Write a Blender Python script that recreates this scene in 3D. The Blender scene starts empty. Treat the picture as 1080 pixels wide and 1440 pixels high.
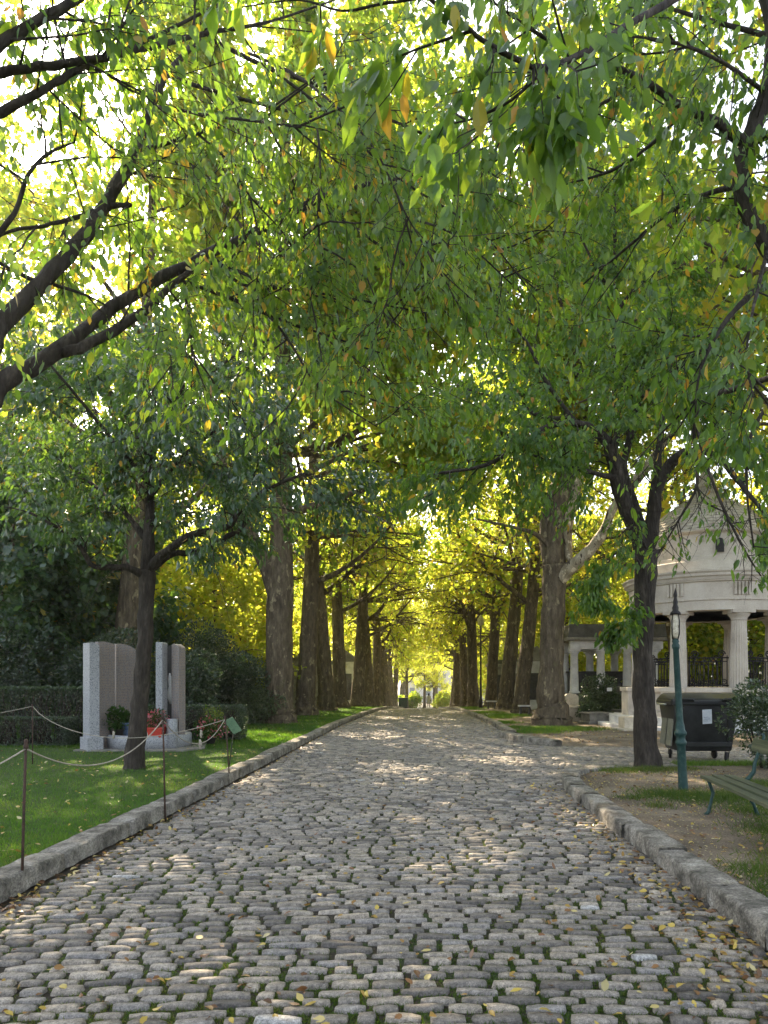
import bpy, bmesh, math, random
import numpy as np
from mathutils import Vector, Matrix
R = math.radians
S = bpy.context.scene
COL = S.collection
random.seed(7)
NP = np.random.default_rng(11)

# ------------------------------------------------------------------ camera
F, CX, CY, H = 1000.0, 592.0, 960.0, 1.6          # measured in the photograph (1080 x 1440)
cam = bpy.data.cameras.new('camera'); camo = bpy.data.objects.new('camera', cam); COL.objects.link(camo)
camo.location = (0, 0, H); camo.rotation_euler = (R(90), 0, 0)
cam.sensor_fit = 'VERTICAL'; cam.sensor_height = 36; cam.lens = F/1440*36
cam.shift_x = -(CX-540)/1440; cam.shift_y = (CY-720)/1440
cam.clip_start = .05; cam.clip_end = 3000
S.camera = camo

def P(px, py, Y):
    return Vector(((px-CX)*Y/F, Y, H-(py-CY)*Y/F))

# ------------------------------------------------------------------ terrain
def zg(y):
    """height of the land: level up to a crest at 42 m, then falling gently"""
    y = np.asarray(y, float)
    return -np.where(y < 40, 0, np.where(y < 46, .035*(y-40)**2/12, np.where(y < 125, .035*(y-43), .035*82)))
def zf(y): return float(zg(y))
def xl(y): return np.interp(y, [0, 27, 38.5, 47, 60, 140], [-3.05, -3.07, -2.6, -2.07, -1.75, -1.75])
def xr(y): return np.interp(y, [0, 10.5, 11, 12, 13, 18, 21, 27, 33, 39, 50, 140], [2.07, 2.13, 2.13, 2.4, 2.6, 2.6, 2.66, 2.67, 2.5, 2.2, 1.9, 1.8])
LAWN = .112
def zlawn(x, y): return zf(y)+LAWN + .35*max(0, (-x-7)/30)

# ------------------------------------------------------------------ materials
def newmat(name):
    m = bpy.data.materials.new(name); m.use_nodes = True
    nt = m.node_tree; b = nt.nodes['Principled BSDF']
    return m, nt, b
def N(nt, t, **kw):
    n = nt.nodes.new(t)
    for k, v in kw.items():
        if k in n.inputs: n.inputs[k].default_value = v
        else: setattr(n, k, v)
    return n
def ramp(nt, fac, stops, interp='LINEAR'):
    r = nt.nodes.new('ShaderNodeValToRGB'); cr = r.color_ramp; cr.interpolation = interp
    while len(cr.elements) < len(stops): cr.elements.new(.5)
    for e, (p, c) in zip(cr.elements, stops): e.position = p; e.color = (*c, 1)
    nt.links.new(fac, r.inputs[0]); return r.outputs[0]
def coords(nt, scale=(1,1,1), kind='Object'):
    tc = nt.nodes.new('ShaderNodeTexCoord'); mp = nt.nodes.new('ShaderNodeMapping')
    mp.inputs['Scale'].default_value = scale
    nt.links.new(tc.outputs[kind], mp.inputs[0]); return mp.outputs[0]
def noise(nt, vec, scale, detail=4, rough=.6):
    n = N(nt, 'ShaderNodeTexNoise', Scale=scale, Detail=detail, Roughness=rough)
    nt.links.new(vec, n.inputs['Vector']); return n.outputs['Fac']
def mixc(nt, fac, a, b, mode='MIX'):
    n = nt.nodes.new('ShaderNodeMix'); n.data_type = 'RGBA'; n.blend_type = mode
    for s, v in ((n.inputs[0], fac), (n.inputs[6], a), (n.inputs[7], b)):
        if hasattr(v, 'is_linked') or isinstance(v, bpy.types.NodeSocket): nt.links.new(v, s)
        elif isinstance(v, tuple): s.default_value = (*v, 1)
        else: s.default_value = v
    return n.outputs[2]
def bump(nt, b, h, strength=.4, dist=.02):
    n = N(nt, 'ShaderNodeBump', Strength=strength, Distance=dist)
    nt.links.new(h, n.inputs['Height']); nt.links.new(n.outputs[0], b.inputs['Normal'])
def mnoise(name, stops, scale=6, rough=.7, bscale=None, bst=.4, bd=.01, vscale=(1,1,1), detail=6, metal=0, spec=.4, grain=.45):
    m, nt, b = newmat(name)
    v = coords(nt, vscale)
    c = ramp(nt, noise(nt, v, scale, detail), stops)
    if grain:
        c = mixc(nt, grain, c, ramp(nt, noise(nt, v, max(scale*9, 45), 6, .8), [(.32, (.08,.08,.08)), (.5, (.5,.5,.5)), (.66, (.9,.9,.9))]), 'OVERLAY')
    nt.links.new(c, b.inputs['Base Color'])
    b.inputs['Roughness'].default_value = rough; b.inputs['Metallic'].default_value = metal
    b.inputs['Specular IOR Level'].default_value = spec
    if bscale: bump(nt, b, noise(nt, v, bscale, 5), bst, bd)
    return m

def leafmat(name, stops, tstops, trans=.5, gloss=.12, grough=.38, veins=False):
    """leaf: diffuse + translucent + waxy gloss; colour from the per-leaf attribute 'tint'"""
    m = bpy.data.materials.new(name); m.use_nodes = True; nt = m.node_tree; nt.nodes.clear()
    out = nt.nodes.new('ShaderNodeOutputMaterial')
    at = nt.nodes.new('ShaderNodeAttribute'); at.attribute_name = 'tint'
    c1 = ramp(nt, at.outputs['Fac'], stops); c2 = ramp(nt, at.outputs['Fac'], tstops)
    d = nt.nodes.new('ShaderNodeBsdfDiffuse'); t = nt.nodes.new('ShaderNodeBsdfTranslucent')
    g = N(nt, 'ShaderNodeBsdfGlossy', Roughness=grough); g.inputs['Color'].default_value = (.9, .95, 1, 1)
    nt.links.new(c1, d.inputs[0]); nt.links.new(c2, t.inputs[0])
    mx = nt.nodes.new('ShaderNodeMixShader'); mx.inputs[0].default_value = trans
    nt.links.new(d.outputs[0], mx.inputs[1]); nt.links.new(t.outputs[0], mx.inputs[2])
    res = mx.outputs[0]
    if gloss > 0:
        lw = N(nt, 'ShaderNodeLayerWeight', Blend=.35)
        ma = N(nt, 'ShaderNodeMath', operation='MULTIPLY'); ma.inputs[1].default_value = gloss*3
        nt.links.new(lw.outputs['Facing'], ma.inputs[0])
        ad = N(nt, 'ShaderNodeMath', operation='ADD'); ad.inputs[1].default_value = gloss*.35; ad.use_clamp = True
        nt.links.new(ma.outputs[0], ad.inputs[0])
        m2 = nt.nodes.new('ShaderNodeMixShader'); nt.links.new(ad.outputs[0], m2.inputs[0])
        nt.links.new(res, m2.inputs[1]); nt.links.new(g.outputs[0], m2.inputs[2]); res = m2.outputs[0]
    nt.links.new(res, out.inputs[0])
    return m

M = {}
M['cherry_leaf'] = leafmat('cherry_leaf',
    [(0, (.030,.075,.022)), (.55, (.060,.125,.028)), (.85, (.12,.19,.03)), (.93, (.34,.27,.03)), (1, (.42,.20,.03))],
    [(0, (.16,.34,.03)), (.55, (.30,.50,.035)), (.85, (.44,.58,.04)), (.93, (.75,.58,.03)), (1, (.7,.36,.04))], .55, .035)
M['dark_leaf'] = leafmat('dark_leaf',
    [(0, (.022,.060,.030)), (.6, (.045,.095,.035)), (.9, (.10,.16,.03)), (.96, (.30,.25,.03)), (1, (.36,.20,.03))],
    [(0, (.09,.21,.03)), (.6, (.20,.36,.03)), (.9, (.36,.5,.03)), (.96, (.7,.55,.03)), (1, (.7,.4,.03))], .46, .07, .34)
M['plane_leaf'] = leafmat('plane_leaf',
    [(0, (.06,.10,.02)), (.45, (.13,.16,.02)), (.8, (.30,.24,.02)), (1, (.30,.16,.03))],
    [(0, (.26,.46,.04)), (.45, (.46,.62,.05)), (.8, (.76,.74,.06)), (1, (.64,.42,.06))], .6, .02)
M['gold_leaf'] = leafmat('gold_leaf',
    [(0, (.13,.19,.025)), (.45, (.26,.29,.035)), (.85, (.40,.36,.04)), (1, (.36,.22,.04))],
    [(0, (.42,.60,.05)), (.45, (.70,.76,.07)), (.85, (.90,.83,.10)), (1, (.74,.52,.08))], .64, .015)
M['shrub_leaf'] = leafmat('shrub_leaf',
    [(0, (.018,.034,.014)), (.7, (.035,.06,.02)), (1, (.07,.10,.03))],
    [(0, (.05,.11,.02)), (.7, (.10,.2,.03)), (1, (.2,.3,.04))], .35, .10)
M['grass'] = leafmat('grass',
    [(0, (.035,.085,.012)), (.6, (.060,.13,.018)), (1, (.14,.17,.04))],
    [(0, (.12,.30,.02)), (.6, (.22,.44,.03)), (1, (.36,.42,.06))], .45, .03)
M['weed'] = leafmat('weed',
    [(0, (.035,.06,.014)), (.6, (.065,.10,.022)), (1, (.15,.14,.05))],
    [(0, (.12,.24,.02)), (.6, (.2,.34,.03)), (1, (.34,.34,.08))], .4, .02)
M['litter'] = leafmat('litter',
    [(0, (.10,.055,.028)), (.35, (.25,.12,.045)), (.6, (.40,.26,.06)), (.8, (.58,.44,.08)), (1, (.55,.50,.30))],
    [(0, (.10,.05,.02)), (.35, (.24,.11,.03)), (.6, (.4,.24,.04)), (.8, (.6,.45,.05)), (1, (.5,.45,.2))], .25, .05)
M['flower'] = leafmat('flower', [(0, (.03,.07,.02)), (.5, (.05,.1,.02)), (.6, (.6,.06,.08)), (1, (.7,.3,.35))],
                      [(0, (.06,.15,.02)), (.5, (.1,.2,.03)), (.6, (.6,.06,.08)), (1, (.7,.3,.35))], .3, .02)

def barkmat(name, stops, patch=None, scale=9, bd=.03, vs=(1,1,.28)):
    m, nt, b = newmat(name)
    oi = nt.nodes.new('ShaderNodeObjectInfo')
    tc = nt.nodes.new('ShaderNodeTexCoord')
    ad = nt.nodes.new('ShaderNodeVectorMath'); ad.operation = 'ADD'
    sc = nt.nodes.new('ShaderNodeVectorMath'); sc.operation = 'SCALE'; sc.inputs[0].default_value = (13, 7, 31)
    nt.links.new(oi.outputs['Random'], sc.inputs['Scale'])
    nt.links.new(tc.outputs['Object'], ad.inputs[0]); nt.links.new(sc.outputs[0], ad.inputs[1])
    mp = nt.nodes.new('ShaderNodeMapping'); mp.inputs['Scale'].default_value = vs
    nt.links.new(ad.outputs[0], mp.inputs[0])
    n1 = noise(nt, mp.outputs[0], scale, 8, .7)
    c = ramp(nt, n1, stops)
    if patch:
        mp2 = nt.nodes.new('ShaderNodeMapping'); mp2.inputs['Scale'].default_value = (1,1,.55)
        nt.links.new(ad.outputs[0], mp2.inputs[0])
        n2 = noise(nt, mp2.outputs[0], 4.5, 5, .62)
        for lo, hi, col in patch:
            f = ramp(nt, n2, [(lo, (0,0,0)), (lo+.02, (1,1,1)), (hi, (1,1,1)), (min(1,hi+.02), (0,0,0))])
            c = mixc(nt, f, c, col)
        n3 = noise(nt, mp.outputs[0], 40, 3)
        c = mixc(nt, .35, c, ramp(nt, n3, [(.3, (.05,.045,.035)), (.7, (.4,.37,.3))]), 'OVERLAY')
    nt.links.new(c, b.inputs['Base Color']); b.inputs['Roughness'].default_value = .85
    b.inputs['Specular IOR Level'].default_value = .25
    vo = N(nt, 'ShaderNodeTexVoronoi', Scale=scale*2.4); nt.links.new(mp.outputs[0], vo.inputs['Vector'])
    mm = N(nt, 'ShaderNodeMath', operation='ADD'); nt.links.new(n1, mm.inputs[0]); nt.links.new(vo.outputs['Distance'], mm.inputs[1])
    bump(nt, b, mm.outputs[0], .9, bd)
    return m
M['cherry_bark'] = barkmat('cherry_bark', [(.3, (.018,.015,.012)), (.55, (.055,.046,.038)), (.75, (.13,.11,.09))], None, 10, .035)
M['plane_bark'] = barkmat('plane_bark', [(.3, (.048,.037,.026)), (.5, (.135,.108,.074)), (.7, (.25,.205,.14))],
    [(.60, .66, (.34,.29,.18)), (.68, .9, (.50,.44,.30)), (.30, .37, (.13,.115,.065))], 6, .04)
M['pale_bark'] = barkmat('pale_bark', [(.3, (.16,.13,.08)), (.5, (.38,.33,.23)), (.7, (.58,.53,.42))],
    [(.56, .8, (.66,.60,.48)), (.30, .40, (.07,.05,.035))], 3.5, .03, (1,1,.3))

# cobbles
def cobblemat():
    m, nt, b = newmat('cobble')
    at = nt.nodes.new('ShaderNodeAttribute'); at.attribute_name = 'tint'
    v = coords(nt)
    c = ramp(nt, at.outputs['Fac'], [(0, (.12,.11,.10)), (.3, (.215,.197,.175)), (.55, (.335,.298,.248)), (.72, (.25,.24,.232)), (.93, (.41,.355,.285)), (1, (.46,.475,.49))])
    n1 = noise(nt, v, 34, 6, .7); n2 = noise(nt, v, 3.1, 4)
    c = mixc(nt, .8, c, ramp(nt, n1, [(.3, (.14,.135,.13)), (.5, (.5,.5,.5)), (.7, (.86,.85,.83))]), 'OVERLAY')
    c = mixc(nt, .6, c, ramp(nt, noise(nt, v, 130, 3, .7), [(.35, (.2,.2,.2)), (.65, (.8,.8,.8))]), 'OVERLAY')
    c = mixc(nt, .35, c, ramp(nt, n2, [(.3, (.3,.29,.26)), (.7, (.7,.69,.68))]), 'OVERLAY')
    nt.links.new(c, b.inputs['Base Color'])
    nt.links.new(ramp(nt, n1, [(.3, (.45,.45,.45)), (.7, (.75,.75,.75))]), b.inputs['Roughness'])
    b.inputs['Specular IOR Level'].default_value = .45
    bump(nt, b, noise(nt, v, 45, 6, .75), .9, .014)
    return m
M['cobble'] = cobblemat()
M['joint'] = mnoise('joint', [(.3, (.022,.018,.012)), (.48, (.04,.034,.022)), (.58, (.034,.055,.016)), (.72, (.05,.08,.022))], 5, .95, 60, .8, .02)
M['lawn'] = mnoise('lawn', [(.3, (.028,.055,.012)), (.5, (.045,.085,.016)), (.7, (.075,.10,.026))], 2.2, .95, 70, 1, .03)
M['earth'] = mnoise('earth', [(.3, (.05,.042,.03)), (.5, (.09,.075,.055)), (.7, (.14,.12,.09))], 1.2, .95, 40, 1, .03)
def gravelmat():
    m, nt, b = newmat('gravel')
    v = coords(nt)
    n1 = noise(nt, v, 1.3, 5); n2 = noise(nt, v, 45, 6, .75)
    c = ramp(nt, n1, [(.3, (.10,.082,.06)), (.5, (.19,.155,.115)), (.7, (.29,.245,.185))])
    c = mixc(nt, .8, c, ramp(nt, n2, [(.3, (.12,.11,.1)), (.5, (.5,.48,.45)), (.72, (.92,.9,.86))]), 'OVERLAY')
    nt.links.new(c, b.inputs['Base Color']); b.inputs['Roughness'].default_value = .95
    bump(nt, b, n2, .9, .03); return m
M['gravel'] = gravelmat()
M['kerb'] = mnoise('kerb', [(.28, (.05,.047,.038)), (.42, (.15,.14,.12)), (.55, (.29,.27,.235)), (.72, (.44,.42,.37))], 5, .85, 38, 1, .04, detail=10, grain=.85)
M['granite'] = mnoise('granite', [(.3, (.10,.11,.125)), (.45, (.29,.30,.33)), (.6, (.43,.44,.47)), (.72, (.16,.16,.19))], 42, .42, None, detail=3)
def inscribed():
    m, nt, b = newmat('inscribed_granite')
    v = coords(nt); n = noise(nt, v, 60, 3)
    c = ramp(nt, n, [(.3, (.07,.065,.07)), (.45, (.17,.155,.16)), (.6, (.27,.25,.25)), (.72, (.10,.10,.11))])
    w = N(nt, 'ShaderNodeTexWave', Scale=9, Distortion=0); w.bands_direction = 'Z'
    nt.links.new(v, w.inputs['Vector'])
    v2 = coords(nt, (38, 38, 3)); n2 = noise(nt, v2, 1, 2)
    mu = N(nt, 'ShaderNodeMath', operation='MULTIPLY'); nt.links.new(w.outputs['Fac'], mu.inputs[0]); nt.links.new(n2, mu.inputs[1])
    c = mixc(nt, ramp(nt, mu.outputs[0], [(.38, (0,0,0)), (.5, (.8,.8,.8))]), c, (.36,.25,.17))
    nt.links.new(c, b.inputs['Base Color']); b.inputs['Roughness'].default_value = .35
    return m
M['inscribed'] = inscribed()
M['dark_stone'] = mnoise('dark_stone', [(.3, (.018,.018,.018)), (.7, (.06,.058,.055))], 8, .6, 30, .3)
M['grey_stone'] = mnoise('grey_stone', [(.25, (.09,.085,.075)), (.5, (.22,.21,.185)), (.75, (.34,.32,.28))], 3, .85, 25, .6, .02, detail=9)
M['limestone'] = mnoise('limestone', [(.24, (.33,.285,.23)), (.42, (.54,.485,.42)), (.7, (.66,.61,.54))], 1.6, .8, 40, .25, .01, detail=9, grain=.3)
M['white_stone'] = mnoise('white_stone', [(.25, (.42,.42,.42)), (.6, (.66,.66,.66))], 3, .75, 30, .3)
M['cream_stone'] = mnoise('cream_stone', [(.25, (.38,.33,.25)), (.6, (.6,.54,.43))], 3, .8, 30, .3)
M['slate'] = mnoise('slate', [(.3, (.045,.045,.042)), (.7, (.12,.118,.108))], 3, .75, 20, .5, .02)
M['iron'] = mnoise('iron', [(.35, (.010,.010,.012)), (.7, (.035,.03,.028))], 30, .5, None, metal=.3)
M['rust'] = mnoise('rust', [(.3, (.03,.02,.016)), (.6, (.075,.042,.03))], 25, .8, 60, .4, .003)
M['rope'] = mnoise('rope', [(.3, (.26,.235,.19)), (.7, (.46,.42,.35))], 60, .9, 120, .6, .004)
M['lamp_green'] = mnoise('lamp_green', [(.3, (.010,.036,.034)), (.55, (.022,.062,.057)), (.75, (.07,.105,.09))], 14, .5, 50, .25, .003, metal=.2)
M['lamp_glass'] = mnoise('lamp_glass', [(.35, (.30,.26,.17)), (.5, (.62,.58,.46)), (.65, (.74,.7,.6))], 12, .3)
M['bin_black'] = mnoise('bin_black', [(.3, (.011,.012,.013)), (.7, (.030,.031,.032))], 5, .42, 80, .15, .003)
M['bin_side_skylit'] = mnoise('bin_side_skylit', [(.3, (.10,.105,.085)), (.7, (.21,.215,.18))], 3, .4, 40, .2)  # bin black made paler, the sky's sheen on the left side put into colour
M['rubber'] = mnoise('rubber', [(.3, (.012,.012,.012)), (.7, (.03,.028,.026))], 10, .8)
M['steel'] = mnoise('steel', [(.3, (.35,.35,.35)), (.7, (.55,.55,.55))], 10, .35, metal=.8)
M['paper'] = mnoise('paper', [(.3, (.62,.66,.72)), (.7, (.74,.78,.82))], 3, .6)
M['ink'] = mnoise('ink', [(.3, (.25,.3,.38)), (.7, (.35,.4,.48))], 8, .7)
M['bench_wood'] = mnoise('bench_wood', [(.28, (.028,.040,.026)), (.5, (.060,.075,.046)), (.72, (.16,.165,.10))], 4, .5, 18, .5, .01, (1, .12, 6))
M['terracotta'] = mnoise('terracotta', [(.3, (.42,.04,.03)), (.7, (.55,.07,.05))], 6, .45)
M['blue_glaze'] = mnoise('blue_glaze', [(.35, (.05,.10,.22)), (.65, (.22,.30,.45))], 14, .4)
M['pot_dark'] = mnoise('pot_dark', [(.3, (.02,.02,.02)), (.7, (.05,.045,.04))], 6, .6)
M['soil'] = mnoise('soil', [(.3, (.18,.17,.15)), (.5, (.36,.35,.33)), (.7, (.6,.58,.55))], 30, .9, 40, .8)
M['sign_green'] = mnoise('sign_green', [(.3, (.10,.19,.12)), (.7, (.16,.27,.17))], 4, .5)
M['facade'] = mnoise('facade', [(.3, (.70,.68,.66)), (.7, (.78,.76,.73))], 1, .8)
M['pane'] = mnoise('pane', [(.3, (.20,.23,.28)), (.7, (.30,.34,.40))], 1, .2)
M['skin'] = mnoise('skin', [(.3, (.45,.27,.19)), (.7, (.52,.33,.24))], 5, .6)
M['coat'] = mnoise('coat', [(.3, (.42,.40,.37)), (.7, (.52,.50,.46))], 5, .85)
M['trousers'] = mnoise('trousers', [(.3, (.012,.012,.015)), (.7, (.025,.025,.03))], 5, .9)
M['hair'] = mnoise('hair', [(.3, (.02,.013,.01)), (.7, (.04,.028,.02))], 20, .6)

# ------------------------------------------------------------------ object helpers
def tag(o, label=None, cat=None, group=None, kind=None):
    if label: o['label'] = label
    if cat: o['category'] = cat
    if group: o['group'] = group
    if kind: o['kind'] = kind
    return o
def thing(name, loc, label, cat, group=None, rz=0):
    o = bpy.data.objects.new(name, None); COL.objects.link(o)
    o.empty_display_size = .2
    o.location = loc; o.rotation_euler = (0, 0, rz)
    return tag(o, label, cat, group)
def link(name, me, mat, parent=None):
    o = bpy.data.objects.new(name, me)
    if mat is not None and not len(me.materials): me.materials.append(mat)
    COL.objects.link(o)
    if parent is not None: o.parent = parent
    return o
def mesh_np(name, V, loops, sizes, smooth=False, tint=None):
    me = bpy.data.meshes.new(name)
    V = np.ascontiguousarray(V, np.float32); loops = np.ascontiguousarray(loops, np.int32); sizes = np.asarray(sizes, np.int32)
    me.vertices.add(len(V)); me.vertices.foreach_set('co', V.ravel())
    me.loops.add(len(loops)); me.loops.foreach_set('vertex_index', loops)
    st = np.zeros(len(sizes), np.int32); st[1:] = np.cumsum(sizes)[:-1]
    me.polygons.add(len(sizes)); me.polygons.foreach_set('loop_start', st)
    me.polygons.foreach_set('use_smooth', np.full(len(sizes), smooth, bool))
    if tint is not None:
        a = me.attributes.new('tint', 'FLOAT', 'FACE'); a.data.foreach_set('value', np.ascontiguousarray(tint, np.float32))
    me.update(calc_edges=True)
    return me

class MB:
    """collects shapes in world space and links them as one mesh object"""
    def __init__(s): s.v = []; s.f = []; s.sm = []
    def add(s, V, Fc, smooth=False):
        o = len(s.v); s.v += [tuple(p) for p in V]
        for f in Fc: s.f.append(tuple(i+o for i in f)); s.sm.append(smooth)
        return s
    def box(s, c, d, rz=0, mat=None, bev=0, taper=1):
        bm = bmesh.new(); bmesh.ops.create_cube(bm, size=1)
        for v in bm.verts:
            k = taper if v.co.z > 0 else 1
            v.co = Vector((v.co.x*d[0]*k, v.co.y*d[1]*k, v.co.z*d[2]))
        if bev: bmesh.ops.bevel(bm, geom=bm.edges[:], offset=bev, segments=2, affect='EDGES', profile=.6)
        X = Matrix.Translation(Vector(c)) @ (mat if mat is not None else Matrix.Rotation(rz, 4, 'Z'))
        bm.verts.index_update()
        s.add([X @ v.co for v in bm.verts], [[v.index for v in f.verts] for f in bm.faces]); bm.free(); return s
    def lathe(s, c, prof, seg=24, smooth=True, flute=None, a0=0, a1=2*math.pi):
        V, Fc = [], []; full = abs(a1-a0-2*math.pi) < 1e-6
        n = seg if full else seg+1
        for r, z in prof:
            for k in range(n):
                a = a0+(a1-a0)*k/seg; rr = r*(1-flute*abs(math.sin(a*10))) if flute else r
                V.append((c[0]+rr*math.cos(a), c[1]+rr*math.sin(a), c[2]+z))
        for i in range(len(prof)-1):
            for k in range(seg):
                k2 = (k+1) % n
                Fc.append((i*n+k, i*n+k2, (i+1)*n+k2, (i+1)*n+k))
        if full:
            if prof[0][0] > 1e-4: Fc.append(tuple(range(n-1, -1, -1)))
            if prof[-1][0] > 1e-4: Fc.append(tuple((len(prof)-1)*n+k for k in range(n)))
        return s.add(V, Fc, smooth)
    def tube(s, pts, rad, sides=8, smooth=True, cap=True):
        V, L, Z = tube_np(pts, rad, sides, cap)
        o = len(s.v); s.v += [tuple(p) for p in V]
        i = 0
        for z in Z: s.f.append(tuple(int(k)+o for k in L[i:i+z])); s.sm.append(smooth and z == 4); i += z
        return s
    def prism(s, poly, z0, z1):
        n = len(poly)
        V = [(x, y, z0) for x, y in poly]+[(x, y, z1) for x, y in poly]
        Fc = [tuple(range(n-1, -1, -1)), tuple(range(n, 2*n))]+[(i, (i+1) % n, n+(i+1) % n, n+i) for i in range(n)]
        return s.add(V, Fc)
    def build(s, name, mat, parent=None, origin=None):
        o = origin if origin is not None else (parent_world(parent) if parent is not None else None)
        me = bpy.data.meshes.new(name)
        V = [Vector(p) for p in s.v]
        if o is not None:
            inv = o.inverted() if isinstance(o, Matrix) else Matrix.Translation(-Vector(o))
            V = [inv @ p for p in V]
        me.from_pydata(V, [], s.f); me.polygons.foreach_set('use_smooth', s.sm); me.update()
        ob = link(name, me, mat, parent)
        if parent is None and o is not None: ob.location = o if not isinstance(o, Matrix) else o.translation
        return ob
def parent_world(p):
    m = Matrix.LocRotScale(p.location, p.rotation_euler, p.scale)
    return parent_world(p.parent) @ m if p.parent is not None else m

def tube_np(pts, rad, sides=8, cap=True, lump=0, rng=None):
    pts = np.asarray([tuple(p) for p in pts], float); n = len(pts)
    rad = np.asarray(rad, float)
    if rad.ndim == 0: rad = np.full(n, float(rad))
    t = np.gradient(pts, axis=0); t /= np.linalg.norm(t, axis=1)[:, None]+1e-9
    u = np.zeros_like(pts)
    ref = np.array([1, 0, 0.]) if abs(t[0][0]) < .8 else np.array([0, 1, 0.])
    for i in range(n):
        w = ref-t[i]*np.dot(ref, t[i]); w /= np.linalg.norm(w)+1e-9; u[i] = w; ref = w
    b = np.cross(t, u)
    a = np.arange(sides)*2*math.pi/sides
    rr = rad[:, None]*np.ones((1, sides))
    if lump and rng is not None: rr = rr*(1+lump*rng.normal(size=rr.shape))
    V = pts[:, None, :]+rr[..., None]*(np.cos(a)[None, :, None]*u[:, None, :]+np.sin(a)[None, :, None]*b[:, None, :])
    V = V.reshape(-1, 3)
    i = np.arange(n-1)[:, None]*sides; k = np.arange(sides)[None, :]; k2 = (k+1) % sides
    L = np.stack([i+k, i+k2, i+sides+k2, i+sides+k], -1).reshape(-1)
    Z = [4]*((n-1)*sides)
    if cap and sides > 2:
        L = np.concatenate([L, np.arange(sides-1, -1, -1), (n-1)*sides+np.arange(sides)]); Z = Z+[sides, sides]
    return V, L, Z

# ------------------------------------------------------------------ leaves
def leaf_template(kind):
    if kind == 'cherry':      # long, folded along the midrib, tip drooping
        V = [(0,0,0), (.36,0,-.02), (.70,0,-.07), (1,0,-.17), (.20,.17,.03), (.56,.215,.0), (.20,-.17,.03), (.56,-.215,.0)]
        Fc = [(0,1,4), (1,2,5,4), (2,3,5), (0,6,1), (1,6,7,2), (2,7,3)]
    elif kind == 'plane':     # broad, pointed lobes
        V = [(0,0,0), (.55,0,-.03), (1,0,-.12), (.12,.48,.07), (.42,.30,.03), (.66,.46,.04), (.12,-.48,.07), (.42,-.30,.03), (.66,-.46,.04)]
        Fc = [(0,4,3), (0,1,4), (1,5,4), (1,2,5), (0,6,7), (0,7,1), (1,7,8), (1,8,2)]
    elif kind == 'small':
        V = [(0,0,0), (.5,.24,.06), (1,0,-.08), (.5,-.24,.06)]
        Fc = [(0,2,1), (0,3,2)]
    else:                     # blade
        V = [(0,.5,0), (0,-.5,0), (1,0,0)]
        Fc = [(0,1,2)]
    return np.array(V, float), Fc
def leaves_mesh(name, pos, axis, nrm, size, width, tint, kind):
    T, Fc = leaf_template(kind); n = len(pos); k = len(T)
    axis = axis/(np.linalg.norm(axis, axis=1)[:, None]+1e-9)
    side = np.cross(nrm, axis); side /= np.linalg.norm(side, axis=1)[:, None]+1e-9
    up = np.cross(axis, side)
    sw = size*width
    cu = (NP.normal(.9, .9, n) if kind in ('cherry', 'plane') else np.ones(n))
    if kind == 'cherry': sw = sw*NP.uniform(.72, 1.18, n)
    V = pos[:, None, :] + size[:, None, None]*T[None, :, 0:1]*axis[:, None, :] + sw[:, None, None]*T[None, :, 1:2]*side[:, None, :] + (size*cu)[:, None, None]*T[None, :, 2:3]*up[:, None, :]
    V = V.reshape(-1, 3)
    lp = np.array([i for f in Fc for i in f]); sz = np.array([len(f) for f in Fc])
    loops = (np.arange(n)[:, None]*k+lp[None, :]).reshape(-1)
    return mesh_np(name, V, loops, np.tile(sz, n), False, np.repeat(tint, len(Fc)))

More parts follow.
